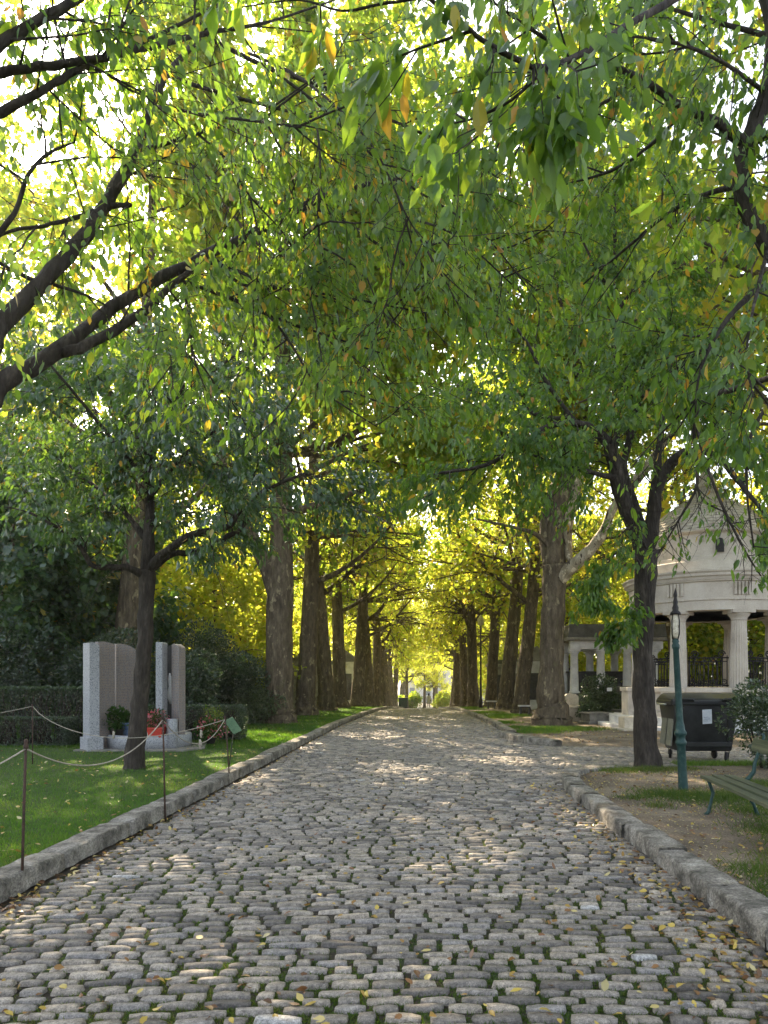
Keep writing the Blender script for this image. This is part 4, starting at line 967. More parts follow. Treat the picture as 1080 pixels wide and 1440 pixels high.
bush('tomb_shrub', (6.6, 27.9, .07), (1.0, .8, .8), 2200, .08, 'low dark plant between the small tombstones', seed=24, tmu=.4)
bush('trunk_shrub', (5.25, 27.6, .07), (.6, .6, 1.25), 1300, .09, 'small shrub showing just left of the forked plane trunk', seed=25, tmu=.9)
bush('far_bush', (3.4, 112, zf(112)), (3.5, 3, 2.6), 3500, .3, 'yellow sunlit bush at the far end of the avenue', mat='gold_leaf', seed=26)
bush('far_bush', (-1.6, 104, zf(104)), (3.2, 3, 2.4), 3500, .3, 'olive bush behind the walking person', mat='plane_leaf', seed=27)

# ================================================================== THINGS, LEFT
# ---- granite memorial
O = Vector((-6.25, 16.4, .115))
root = thing('granite_memorial', O, 'grey granite war memorial of tall slabs standing round a low planter on the lawn', 'memorial')
def slab(name, x, y, w, d, h, rz, mat, z=0., slope=.0, label=None):
    m = MB(); c, s_ = math.cos(rz), math.sin(rz)
    pr = [(-w/2, 0), (w/2, 0), (w/2, h-slope), (w*.1, h-slope*.25), (-w*.2, h), (-w/2, h-.01)]
    n = len(pr); V = []
    for yy in (-d/2, d/2):
        for a, z_ in pr: V.append((x+c*a-s_*yy, y+s_*a+c*yy, O.z+z+z_))
    m.add(V, [tuple(range(n)), tuple(range(2*n-1, n-1, -1))]+[(i, i+n, (i+1) % n+n, (i+1) % n) for i in range(n)])
    o = m.build(name, M[mat], root)
    if label: o['label'] = label
    return o
yb = 15.45
slab('end_slab', -7.22, yb+.12, .21, .36, 2.36, R(46), 'granite', .0, .07)
m = MB(); m.box((-7.20, yb+.10, O.z+.15), (.34, .42, .30), R(46), bev=.01); m.build('footing', M['granite'], root)
slab('name_slab', -7.08, yb+.48, .42, .12, 2.40, R(60), 'inscribed', .0, .05, 'left inscribed slab with small lettering')
slab('name_slab', -6.83, yb+1.02, .56, .12, 2.38, R(54), 'inscribed', .0, .16, 'right inscribed slab with small lettering')
slab('end_slab', -5.86, yb+.62, .15, .26, 2.40, R(-6), 'granite', 0, .02)
slab('dark_slab', -5.72, yb+1.0, .34, .12, 2.34, R(-10), 'dark_stone', 0, .02)
slab('end_slab', -5.50, yb+.68, .22, .2, 2.36, R(-25), 'inscribed', 0, .08)
m = MB(); m.lathe((-5.54, yb+.38, O.z), [(.12, 0), (.12, .66), (.11, .68)], 20); m.build('drum', M['granite'], root)
m = MB(); m.prism([(-7.5, yb-.12), (-5.1, yb-.12), (-4.85, yb+.5), (-5.2, yb+1.8), (-7.5, yb+1.8)], O.z-.02, O.z+.035); m.build('base_slab', M['grey_stone'], root)
m = MB(); pr = [(.92, 0), (.92, .27), (.90, .29), (.80, .29), (.78, .27), (.78, .05)]
m.lathe((-6.25, yb+.95, O.z+.03), pr, 48); m.build('planter_ring', M['granite'], root)
m = MB(); m.lathe((-6.25, yb+.95, O.z+.03), [(.775, .0), (.775, .24), (.001, .25)], 40); m.build('planter_fill', M['soil'], root)
# pale figure in front of the dark slab
T = Tree(50); 
m = MB(); m.tube([(-5.73, yb+.88, O.z+1.0), (-5.74, yb+.86, O.z+1.2), (-5.71, yb+.85, O.z+1.4), (-5.75, yb+.86, O.z+1.55), (-5.77, yb+.88, O.z+1.7)], [.04, .09, .075, .05, .015], 10); m.build('carved_flame', M['white_stone'], root)

def pot(name, loc, r, h, mat, label, fol_mat, n, fs, tmu, leaf=.05, square=False, seed=1):
    root = thing(name, loc, label, 'flower pot')
    m = MB(); seg = 4 if square else 20; k = math.sqrt(2) if square else 1
    m.lathe(loc, [(r*.74*k, 0), (r*k, h*.86), (r*1.08*k, h*.87), (r*1.08*k, h), (r*.95*k, h), (r*.9*k, h*.88), (.001, h*.86)], seg, not square, a0=math.pi/4, a1=math.pi/4+2*math.pi); m.build('pot', M[mat], root)
    rng = np.random.default_rng(seed); d = rng.normal(size=(n, 3)); d /= np.linalg.norm(d, axis=1)[:, None]
    pos = d*(rng.random(n)**.5)[:, None]*np.array(fs)/2+np.array([0, 0, h+fs[2]*.4]); pos[:, 2] = np.maximum(pos[:, 2], h*.9)
    t = np.clip(rng.normal(.3, .12, n), 0, .5); fl = rng.random(n) < tmu; t[fl] = rng.uniform(.62, 1, fl.sum())
    me = leaves_mesh('plant', pos, d+rng.normal(size=(n, 3))*.5, rng.normal(size=(n, 3))*.5+np.array([0, 0, 1]), leaf*rng.uniform(.7, 1.3, n), 1.4, t, 'small')
    link('plant', me, M[fol_mat], root); return root
zp = O.z+.28
pot('flower_pot', (-5.85, yb+.30, zp), .17, .22, 'terracotta', 'red square planter of pink flowers on the memorial base', 'flower', 600, (.5, .45, .45), .4, .06, True, 1)
pot('flower_pot', (-6.62, yb+.75, zp), .20, .30, 'blue_glaze', 'blue-grey glazed pot standing inside the memorial planter', 'flower', 260, (.4, .4, .25), 0, .07, False, 2)
pot('flower_pot', (-6.85, yb+.55, zp), .15, .16, 'pot_dark', 'dark pot with a leafy green plant beside the inscribed slab', 'flower', 600, (.58, .5, .55), 0, .08, False, 3)
pot('flower_pot', (-5.0, 16.9, .15), .12, .14, 'pot_dark', 'low pot of dark red flowers right of the memorial pillar', 'flower', 700, (.9, .5, .55), .18, .07, False, 4)

# ---- rope fence: iron posts and ropes
def post(x, y, z0, z1, label, hook=True, lean=0):
    root = thing('fence_post', (x, y, z0), label, 'post', 'thin iron rods of the rope fence')
    m = MB(); m.tube([(x, y, z0-.1), (x+lean*.5, y, (z0+z1)/2), (x+lean, y, z1)], [.011, .011, .010], 8); m.build('rod', M['rust'], root)
    m = MB(); m.lathe((x+lean, y, z1-.035), [(.001, -.03), (.019, -.025), (.019, .0), (.012, .01), (.017, .025), (.012, .045), (.001, .05)], 10); m.build('collar', M['rust'], root)
    return root
post(-3.09, 5.5, 0, 1.15, 'rusty rope-fence rod nearest the camera, by the kerb at the left edge', lean=.035)
post(-3.02, 8.4, 0, 1.24, 'rope-fence rod by the kerb, just right of the cherry trunk', lean=-.03)
post(-3.06, 11.4, 0, 1.06, 'rope-fence rod by the kerb in front of the small green sign', lean=-.08)
post(-7.1, 13.0, .15, 1.19, 'rope-fence rod at the back of the lawn before the dark hedge')
def rope(a, b, sag, label, r=.0065, skew=.5):
    a, b = Vector(a), Vector(b); n = 28
    pts = []
    for i in range(n+1):
        t = i/n; u = t**(math.log(.5)/math.log(skew)); p = a.lerp(b, t); p.z -= sag*4*u*(1-u); pts.append(p)
    m = MB(); m.tube(pts, r, 7)
    o = m.build('rope', M['rope'], None, a); tag(o, label, 'rope', 'ropes of the lawn fence'); return o
rope((-3.055, 5.5, 1.09), (-3.05, 8.4, 1.16), .30, 'pale rope sagging between the two nearest fence rods')
rope((-3.055, 5.5, 1.09), (-3.4, 2.5, 1.1), .25, 'pale rope leaving the frame at the left from the nearest rod')
rope((-3.05, 8.4, 1.16), (-3.14, 11.4, 1.02), .34, 'knotted rope hanging between the rods right of the cherry trunk')
rope((-7.1, 13.0, 1.17), (-3.14, 11.4, 1.01), .45, 'rope along the back of the lawn passing behind the cherry trunk', skew=.42)
rope((-7.1, 13.0, 1.17), (-10.5, 12.2, 1.15), .22, 'rope at the back left in front of the clipped hedge')
for (x, y, z, lab) in [(-3.08, 9.9, .78, 'frayed knot tied in the rope near the kerb'), (-3.6, 11.62, .80, 'pale cord tag hanging from the back rope'), (-5.3, 12.25, .735, 'small cord tag on the back rope beside the trunk')]:
    m = MB(); m.tube([(x, y, z+.03), (x+.01, y, z), (x, y, z-.05), (x+.012, y, z-.10)], [.012, .02, .016, .02], 7); m.tube([(x+.01, y, z), (x+.03, y-.01, z-.06)], [.008, .012], 6)
    tag(m.build('rope_knot', M['rope'], None, Vector((x, y, z))), lab, 'knot')
sg = thing('lawn_sign', (-3.3, 12.3, .14), 'small tilted green sign on a thin stake by the kerb', 'sign')
m = MB(); m.tube([(-3.33, 12.3, .05), (-3.24, 12.28, .72)], [.008, .008], 6); m.build('stake', M['iron'], sg)
m = MB(); X = Matrix.Rotation(R(-28), 4, 'Y') @ Matrix.Rotation(R(25), 4, 'X'); m.box((-3.235, 12.24, .86), (.16, .012, .30), mat=X, bev=.003); m.build('plate', M['sign_green'], sg)

# ---- tomb chapels behind the left trunks
def chapel(x, y, w, d, h, label, mat='grey_stone', roofm='slate', rz=0, gable=False, door=True):
    z = zf(y)+.1; root = thing('tomb_chapel', (x, y, z), label, 'tomb', None, rz)
    X = parent_world(root)
    def part(nm, mb, mt): return mb.build(nm, M[mt], root, Matrix.Identity(4))
    m = MB(); m.box((0, 0, h/2), (w, d, h)); part('wall', m, mat)
    m = MB(); m.box((0, 0, .12), (w+.24, d+.24, .24), bev=.02); part('plinth', m, mat)
    if gable:
        m = MB(); a = w/2+.12; hh = w*.45
        m.add([(-a, -d/2-.12, h+.2), (a, -d/2-.12, h+.2), (0, -d/2-.12, h+.2+hh), (-a, d/2+.12, h+.2), (a, d/2+.12, h+.2), (0, d/2+.12, h+.2+hh)], [(0, 1, 2), (5, 4, 3), (0, 2, 5, 3), (1, 4, 5, 2), (0, 3, 4, 1)]); part('roof', m, roofm)
        m = MB(); m.box((0, 0, h+.1), (w+.16, d+.16, .2), bev=.02); part('cornice', m, mat)
    else:
        m = MB(); m.box((0, 0, h+.1), (w+.22, d+.22, .2), bev=.03); part('cornice', m, mat)
        m = MB(); m.box((0, 0, h+.36), (w+.05, d+.05, .32), bev=.03, taper=.9); part('roof', m, roofm)
    if door:
        s_ = 1 if x < 0 else -1
        m = MB(); m.box((s_*(w/2+.03), 0, h*.36+.24), (.06, d*.36, h*.72)); dr = part('door', m, 'iron')
        m = MB(); m.box((s_*(w/2+.07), .08, h*.36), (.03, .03, .16), bev=.005); part_o = m.build('handle', M['steel'], dr, Matrix.Identity(4))
        m = MB(); m.box((0, -d/2-.02, h*.42+.24), (w*.5, .05, h*.6)); part('panel', m, 'dark_stone')
    return root
chapel(-8.6, 44.5, 2.6, 3.2, 3.0, 'grey stone tomb chapel with dark flat roof, seen past the stout plane trunk')
chapel(-8.2, 50, 2.4, 2.6, 3.6, 'taller grey tomb chapel behind the second and third left plane trunks')
chapel(-7.4, 57, 2.4, 2.8, 3.2, 'stone tomb chapel farther along the left row, partly hidden by trunks', 'cream_stone')
chapel(-6.9, 66, 2.4, 2.8, 4.0, 'pale gabled tomb chapel far along behind the left trunks', 'white_stone', gable=True)
chapel(-6.6, 78, 2.6, 3, 3.6, 'distant cream tomb chapel near the end of the left row', 'cream_stone')

# ================================================================== THINGS, RIGHT
# ---- rotunda
C = Vector((10.15, 25.3, .06))
root = thing('rotunda', C, 'pale stone domed rotunda on fluted columns, at the right behind the waste container', 'building')
m = MB(); m.lathe(C, [(3.75, -.1), (3.75, .12), (3.72, .13)], 64, False); m.lathe(C, [(3.35, .131), (3.35, .40), (3.32, .41)], 64, False); m.build('step', M['white_stone'], root)
m = MB(); m.lathe(C, [(2.82, .411), (2.82, .55), (2.72, .60), (2.72, 1.16), (2.80, 1.20), (2.86, 1.24), (2.86, 1.36), (2.80, 1.38)], 64, False); m.build('podium', M['limestone'], root)
RC = 2.4; base_ang = math.atan2(-C.y, -C.x)       # towards the camera
angs = [base_ang+R(a) for a in (-66, -21, 24, 69, 114, 159, 204, 249)]
hc = 2.52
colme = None
def col_mb(x, y, z):
    m = MB(); sh = []
    for i in range(13):
        t = i/12; sh.append((.285-.055*t**1.4, t*(hc-.34)))
    m.lathe((x, y, z), sh, 120, False, .10)
    return m
for k, a in enumerate(angs):
    x, y = C.x+RC*math.cos(a), C.y+RC*math.sin(a); z0 = C.z+1.36
    m = col_mb(x, y, z0)
    cl = m.build('column', M['limestone'], root)
    m = MB(); m.lathe((x, y, z0+hc-.34), [(.228, 0), (.245, .02), (.245, .05), (.25, .08), (.31, .15), (.345, .20), (.345, .225)], 32, True); m.box((x, y, z0+hc-.055), (.74, .74, .11), a, bev=.008); m.build('capital', M['limestone'], cl)
    m = MB(); rp = 2.86; xx, yy = C.x+RC*math.cos(a), C.y+RC*math.sin(a)
    m.box((C.x+2.62*math.cos(a), C.y+2.62*math.sin(a), C.z+.74), (.62, .74, 1.18), a, bev=.01); m.box((C.x+2.62*math.cos(a), C.y+2.62*math.sin(a), C.z+1.31), (.72, .84, .14), a, bev=.02); m.build('pedestal', M['limestone'], root)
ze = 1.36+hc
m = MB(); m.lathe(C, [(2.1, ze), (2.64, ze), (2.64, ze+.30), (2.68, ze+.32), (2.68, ze+.36), (2.63, ze+.37), (2.63, ze+.90), (2.70, ze+.93), (2.70, ze+.97)], 96, False)
m.lathe(C, [(2.1, ze), (2.1, ze+.97)], 64, False); m.build('entablature', M['limestone'], root)
m = MB(); m.lathe(C, [(2.0, ze+.971), (2.73, ze+.971), (2.76, ze+1.05), (2.82, ze+1.09), (2.82, ze+1.17), (2.87, ze+1.22), (2.87, ze+1.27), (2.5, ze+1.33), (2.45, ze+1.34), (2.45, ze+1.62), (2.39, ze+1.66), (2.0, ze+1.67)], 96, False); m.build('cornice', M['limestone'], root)
for a in angs:
    m = MB()
    ux, uy = math.cos(a), math.sin(a)
    for j in range(5):
        off = (j-2)*.115; bx = C.x+2.64*ux-uy*off; by = C.y+2.64*uy+ux*off
        m.box((bx, by, C.z+ze+.68), (.10, .075, .42), a, bev=.012)
    for j in range(6):
        off = (j-2.5)*.105; m.lathe((C.x+2.67*ux-uy*off, C.y+2.67*uy+ux*off, C.z+ze+.30), [(.03, 0), (.022, .05)], 8)
    m.build('triglyph', M['limestone'], root)
zd = ze+1.67
m = MB(); m.lathe(C, [(1.95, zd), (2.06, zd), (2.06, zd+.16), (1.96, zd+.19), (1.94, zd+.22), (1.94, zd+.92), (1.98, zd+.95)], 80, False); m.build('drum', M['limestone'], root)
m = MB(); m.lathe(C, [(1.7, zd+.951), (2.0, zd+.951), (2.10, zd+1.0), (2.12, zd+1.06), (2.06, zd+1.10), (1.98, zd+1.12), (1.9, zd+1.13)], 80, True); m.build('dome_moulding', M['limestone'], root)
for da in (12, 102, -78, 192):        # arched vents in the drum
    a = base_ang+R(da); ux, uy = math.cos(a), math.sin(a); m = MB(); fr = MB()
    pts = []
    for s_, hh, rr_, mbx in ((.13, .0, 1.955, m), (.19, .0, 1.948, fr)):
        pl = [(-s_, .22), (s_, .22)]+[(s_*math.cos(t), .56+s_*math.sin(t)) for t in np.linspace(0, math.pi, 9)]
        V = []
        for dd in (0, .12 if mbx is fr else .02):
            for p_, q_ in pl: rad_ = rr_-.1+dd+(.06 if mbx is m else 0); V.append((C.x+rad_*ux-uy*p_, C.y+rad_*uy+ux*p_, C.z+zd+.06+q_))
        n_ = len(pl); mbx.add(V, [tuple(range(n_, 2*n_)), tuple(range(n_-1, -1, -1))]+[(i, (i+1) % n_, n_+(i+1) % n_, n_+i) for i in range(n_)])
    w = fr.build('window', M['limestone'], root); m2 = MB(); m2.v, m2.f, m2.sm = m.v, m.f, m.sm
    m2.v = [(vx+ux*.075, vy+uy*.075, vz_) for vx, vy, vz_ in m2.v]; m2.build('opening', M['iron'], w)
# dome with fish-scale courses
zdm = zd+1.13
def domer(t):   # t in 0..1 up the dome
    z = 1.78*t
    r_ = 1.92*float(np.interp(t, [0, .14, .28, .42, .53, .61, .69, .76, .82, .92, 1], [1, .972, .90, .79, .66, .55, .44, .34, .26, .17, .14]))
    return r_, z
m = MB(); m.lathe(C, [(domer(t)[0]-.02, zdm+domer(t)[1]) for t in np.linspace(0, 1, 30)], 64)
V, Fc = [], []; rows = 17
for j in range(rows):
    ns = 44 if j < 9 else 30 if j < 13 else 18
    t1 = min(.985, (j+1.15)/rows); t0 = j/rows
    for k in range(ns):
        a = (k+.5*(j % 2))/ns*2*math.pi; hw = math.pi/ns*.95; o = len(V)
        for (fa, ft, lift) in ((-1, 1, .0), (1, 1, .0), (1, .38, .032), (.78, .14, .04), (.35, .01, .043), (-.35, .01, .043), (-.78, .14, .04), (-1, .38, .032)):
            r_, z_ = domer(t0+(t1-t0)*ft); r_ += lift
            V.append((C.x+r_*math.cos(a+hw*fa), C.y+r_*math.sin(a+hw*fa), C.z+zdm+z_))
        Fc.append(tuple(range(o, o+8)))
        o2 = len(V)
        for i_ in range(2, 8): x_, y_, z_ = V[o+i_]; k_ = .045; V.append((x_-k_*math.cos(a), y_-k_*math.sin(a), z_))
        for i_ in range(5): Fc.append((o+2+i_, o2+i_, o2+i_+1, o+3+i_))
m.add(V, Fc); m.build('dome', M['limestone'], root)
m = MB(); m.lathe((C.x, C.y, C.z+zdm+1.78), [(.27, -.02), (.34, .02), (.36, .07), (.30, .12), (.28, .3), (.36, .35), (.36, .40), (.22, .46), (.12, .6), (.16, .7), (.1, .8), (.001, .86)], 24); m.build('finial', M['limestone'], root)
# wrought-iron railings between the columns
def spiral(cx_, cz_, r_, turns, a0, dirn, n=22):
    return [(cx_+r_*(1-.75*i/n)*math.cos(a0+dirn*turns*2*math.pi*i/n), cz_+r_*(1-.75*i/n)*math.sin(a0+dirn*turns*2*math.pi*i/n)) for i in range(n+1)]
for k in range(8):
    a0, a1 = angs[k], angs[(k+1) % 8] if k < 7 else angs[0]+2*math.pi
    p_ = Vector((C.x+RC*math.cos(a0), C.y+RC*math.sin(a0), C.z+1.37)); q_ = Vector((C.x+RC*math.cos(a1), C.y+RC*math.sin(a1), C.z+1.37))
    W_ = (q_-p_).length; ux = (q_-p_)/W_; m = MB()
    def L2(pts, r_=.014): r_ *= 1.5; m.tube([p_+ux*(u_)+Vector((0, 0, z_)) for u_, z_ in pts], r_, 5)
    e0, e1 = .30, W_-.30; mid = W_/2
    L2([(e0, .08), (e1, .08)], .016); L2([(e0, .98), (e1, .98)], .016)
    for u_ in np.linspace(e0+.05, e1-.05, 9):
        edge = abs(u_-mid)/(mid-e0); top = 1.05 if .55 < edge < .95 else .86
        L2([(u_, .03), (u_, top)], .012)
    L2([(e0+.05, .86), (e0+.22, .86), (e0+.22, 1.0)], .012); L2([(e1-.05, .86), (e1-.22, .86), (e1-.22, 1.0)], .012); L2([(mid-.35, .86), (mid+.35, .86)], .012)
    for c_, d_ in ((e0+.22, 1), (e1-.22, -1)):
        L2(spiral(c_-d_*.0, 1.10, .12, 1.4, math.pi if d_ > 0 else 0, -d_), .014)
    for c_ in (mid-.1, mid+.1): L2(spiral(c_, .93, .08, 1.2, 0, 1), .012)
    for i_ in range(5): L2(spiral(e0+.14+i_*(e1-e0-.28)/4, .19, .095, 1.3, .5*i_, 1 if i_ % 2 else -1), .012)
    m.build('railing', M['iron'], root)
# iron finial post right of the front columns, and low cream block beside the steps
bp = thing('stone_block', (6.75, 23.2, .07), 'low cream stone block at the left foot of the rotunda', 'stone')
m = MB(); m.box((6.75, 23.2, .28), (.46, .42, .42), R(12), bev=.015); m.build('block', M['cream_stone'], bp)
m = MB(); m.box((6.95, 23.05, .10), (1.3, .9, .06), R(12), bev=.01); m.build('slab', M['cream_stone'], bp)

# ---- temple tomb with dark flat roof
Y_ = 32.; O = Vector((8.3, 33.2, .07))
root = thing('temple_tomb', O, 'temple-like tomb with dark flat roof and pale columns, right of the forked plane tree', 'tomb')
x0, x1 = 6.75, 10.9
m = MB(); m.box(((x0+x1)/2, 33.3, .59), (x1-x0+.3, 2.7, 1.05), bev=.02); m.build('base', M['slate'], root)
for k, x in enumerate((6.95, 8.15, 9.35, 10.55)):
    for yy in (32.25, 34.35):
        m = MB(); m.lathe((x, yy, 1.115), [(.24, 0), (.24, .08), (.2, .12), (.195, .5), (.165, 1.78), (.2, 1.82), (.23, 1.9)], 20); m.box((x, yy, 3.06), (.5, .5, .09)); m.build('column', M['white_stone'], root)
m = MB(); m.box(((x0+x1)/2, 32.25, 3.3), (x1-x0, .5, .38), bev=.01); m.box(((x0+x1)/2, 34.35, 3.3), (x1-x0, .5, .38), bev=.01)
for x in (6.95, 8.15, 9.35, 10.55): m.box((x, 31.98, 3.31), (.46, .06, .40))
m.build('entablature', M['white_stone'], root)
m = MB(); m.box(((x0+x1)/2, 33.3, 3.56), (x1-x0+.5, 3.1, .14), bev=.02); m.build('cornice', M['grey_stone'], root)
m = MB(); m.box(((x0+x1)/2, 33.3, 3.93), (x1-x0+.36, 3.0, .60), bev=.04, taper=.96); m.build('roof', M['slate'], root)
m = MB(); m.box(((x0+x1)/2-.1, 33.9, 1.6), (x1-x0-.7, .25, .95)); m.box(((x0+x1)/2-.1, 33.9, 2.10), (x1-x0-.6, .4, .08)); m.build('parapet', M['dark_stone'], root)
# dark box tomb beside it
def tomb(name, x, y, w, d, h, rz, mat, label, head=None):
    root = thing(name, (x, y, .07), label, 'tomb', None, rz)
    def part(nm, mb, mt): return mb.build(nm, M[mt], root, Matrix.Identity(4))
    m = MB(); m.box((0, 0, h*.45), (w, d, h*.9), bev=.015); part('box', m, mat)
    m = MB(); m.box((0, 0, h*.95), (w+.12, d+.12, h*.14), bev=.02); part('lid', m, mat)
    m = MB(); m.box((0, 0, .05), (w+.2, d+.2, .10), bev=.02); part('plinth', m, mat)
    if head:
        m = MB(); hw = w*.42; pl = [(-hw, 0), (hw, 0), (hw, head*.75), (hw*.6, head*.95), (0, head), (-hw*.6, head*.95), (-hw, head*.75)]
        V = [(a, d/2-.16, h+b) for a, b in pl]+[(a, d/2, h+b) for a, b in pl]; n_ = len(pl)
        m.add(V, [tuple(range(n_)), tuple(range(2*n_-1, n_-1, -1))]+[(i, n_+i, n_+(i+1) % n_, (i+1) % n_) for i in range(n_)]); part('headstone', m, mat)
    return root
tomb('box_tomb', 9.1, 30.2, 1.9, 1.2, 1.35, R(4), 'slate', 'large dark box tomb right of the tagged shrub')
tomb('box_tomb', 6.55, 26.6, .9, .7, .42, R(15), 'grey_stone', 'small weathered tomb slab beside the forked plane trunk')
tomb('box_tomb', 7.35, 26.2, .9, .6, .35, R(-8), 'grey_stone', 'low mossy tomb between the shrub and the cream block')
tomb('box_tomb', 8.05, 27.2, 1.2, .7, .5, R(3), 'slate', 'grey flat-topped tomb in front of the dark box tomb')
tomb('box_tomb', 6.05, 28.4, .7, .6, .6, R(5), 'cream_stone', 'small cream tomb touched by sun beside the plane trunk', .5)
tomb('box_tomb', 8.0, 25.4, .8, .6, .36, R(10), 'slate', 'dark low tomb with pointed lid left of the rotunda', .2)
m = MB(); m.box((7.5, 28.3, 1.33), (.2, .02, .14)); tag(m.build('plant_tag', M['paper'], None, Vector((7.5, 28.3, 1.33))), 'white tag hung on the tomb shrub', 'tag')
chapel(6.5, 41, 1.9, 2.2, 2.5, 'white gabled tomb chapel just left of the forked plane trunk', 'white_stone', 'grey_stone', gable=True)
chapel(6.9, 47.5, 2.2, 2.4, 2.7, 'pale tomb chapel behind the second and third right trunks', 'white_stone', 'slate')
chapel(6.4, 56, 2.2, 2.4, 3.2, 'grey tomb chapel farther along the right row', 'grey_stone', 'slate')
chapel(13.6, 38.5, 2.6, 2.4, 2.8, 'pale blue-grey tomb chapel seen through the rotunda columns', 'white_stone', 'slate', gable=True)

# small stone benches by the trunks
for i, (px, py, Y, lab) in enumerate([(738, 1002, 33.5, 'white-topped stone seat beside the nearest right plane trunk'), (691, 994, 42, 'white-topped stone seat between the third and fourth right plane trunks')]):
    x = (px-CX)*Y/F; z = zf(Y)+.07; b = thing('stone_bench', (x, Y, z), lab, 'bench', 'stone seats under the plane trees')
    m = MB(); m.box((x, Y, z+.44), (.62, .36, .07), bev=.015); m.build('top', M['white_stone'], b)
    for s_ in (-1, 1): m = MB(); m.box((x+s_*.2, Y, z+.2), (.1, .28, .41), taper=.8); m.build('leg', M['dark_stone'], b)

# ---- black waste container
Bc = Vector((5.72, 14.7, .0)); rz = R(-2)
root = thing('waste_container', Bc, 'large black four-wheeled waste container with a white paper label', 'waste container', None, rz)
X = parent_world(root); I4 = Matrix.Identity(4)
def bpart(nm, mb, mt, par=None): return mb.build(nm, M[mt], par or root, I4)
def frustum(mb, z0, z1, w0, d0, w1, d1, bev=.04, cy=0):
    bm = bmesh.new(); bmesh.ops.create_cube(bm, size=1)
    for v in bm.verts:
        t = v.co.z > 0; v.co = Vector((v.co.x*(w1 if t else w0), v.co.y*(d1 if t else d0)+cy, z1 if t else z0))
    bmesh.ops.bevel(bm, geom=bm.edges[:], offset=bev, segments=3, affect='EDGES', profile=.5); bm.verts.index_update()
    mb.add([v.co for v in bm.verts], [[v.index for v in f.verts] for f in bm.faces], True); bm.free()
m = MB(); frustum(m, .22, 1.2, 1.10, .78, 1.30, 1.0); 
for s_ in (-.46, .46): m.box((s_, -.452, .70), (.05, .03, .8), mat=Matrix.Rotation(R(6.5), 4, 'X'), bev=.008)
m.box((0, -.41, .36), (1.06, .05, .1), bev=.012)
bpart('body', m, 'bin_black')
m = MB()                                                       # left side panel, sky light painted in as a paler grey
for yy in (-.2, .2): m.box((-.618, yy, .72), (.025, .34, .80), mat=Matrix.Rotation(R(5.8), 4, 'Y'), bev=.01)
o = bpart('skylit_side', m, 'bin_side_skylit'); o['label'] = 'left side panel with sky light painted in as grey'
m = MB(); m.box((0, -.53, 1.20), (1.38, .07, .09), bev=.02); m.box((0, .53, 1.20), (1.38, .07, .09), bev=.02); m.box((-.67, 0, 1.20), (.07, 1.0, .09), bev=.02); m.box((.67, 0, 1.20), (.07, 1.0, .09), bev=.02); bpart('rim', m, 'bin_black')
m = MB(); n_ = 12; V = []
for i in range(n_+1):
    t = i/n_; yy = -.53+1.06*t; zz = 1.26+.13*math.sin(math.pi*min(1, t*1.02))
    for x_ in (-.68, .68): V.append((x_, yy, zz))
V += [(vx, vy, 1.245) for vx, vy, vz_ in V]; k_ = 2*(n_+1)
m.add(V, [(2*i, 2*i+1, 2*i+3, 2*i+2) for i in range(n_)]+[(2*i, 2*i+2, k_+2*i+2, k_+2*i) for i in range(n_)]+[(2*i+3, 2*i+1, k_+2*i+1, k_+2*i+3) for i in range(n_)]+[(1, 0, k_, k_+1), (2*n_, 2*n_+1, k_+2*n_+1, k_+2*n_)], True)
lid = bpart('lid', m, 'bin_black')
for s_ in (-.42, .42): m = MB(); m.tube([(s_-.13, -.60, 1.24), (s_-.10, -.63, 1.27), (s_+.10, -.63, 1.27), (s_+.13, -.60, 1.24)], .022, 8); m.box((s_, -.57, 1.25), (.3, .05, .06), bev=.01); bpart('handle', m, 'bin_black', lid)
m = MB(); m.tube([(-.74, -.3, 1.16), (-.76, -.2, 1.16), (-.76, .2, 1.16), (-.74, .3, 1.16)], .02, 8); m.tube([(.74, -.3, 1.16), (.76, 0, 1.16), (.74, .3, 1.16)], .02, 8); bpart('side_bar', m, 'steel')
for sx in (-.46, .46):
    for sy in (-.33, .33):
        m = MB(); ang_ = R(random.uniform(-35, 35))
        Rz = Matrix.Translation(Vector((sx, sy, .10))) @ Matrix.Rotation(ang_, 4, 'Z')
        w = MB(); w.lathe((0, 0, 0), [(.055, -.026), (.088, -.026), (.1, -.015), (.1, .015), (.088, .026), (.055, .026)], 24)
        Ry = Rz @ Matrix.Rotation(R(90), 4, 'Y')
        m.add([Ry @ Vector(p) for p in w.v], w.f, True); wh = bpart('wheel', m, 'rubber')
        m = MB(); 
        for s_ in (-.037, .037): m.add([Rz @ Vector(p) for p in [(s_-.005, -.03, -.01), (s_+.005, -.03, -.01), (s_+.005, .05, .13), (s_-.005, .05, .13), (s_-.005, .03, -.01), (s_+.005, .03, -.01), (s_+.005, .09, .13), (s_-.005, .09, .13)]], [(0, 1, 2, 3), (4, 7, 6, 5), (0, 4, 5, 1), (3, 2, 6, 7), (0, 3, 7, 4), (1, 5, 6, 2)])
        bpart('fork', m, 'iron', wh)
tiltm = Matrix.Rotation(R(6.4), 4, 'X') @ Matrix.Rotation(R(-4), 4, 'Y')
m = MB(); m.box((.02, -.478, .92), (.185, .006, .29), mat=tiltm); pl = bpart('paper_label', m, 'paper')
m = MB()
for i in range(6): m.box((.02-.03*(i % 2), -.4815-.0125*(i-2.5)*.3, .92+.10-.037*i), (.11-.03*(i % 2), .003, .008), mat=tiltm)
bpart('print', m, 'ink', pl)

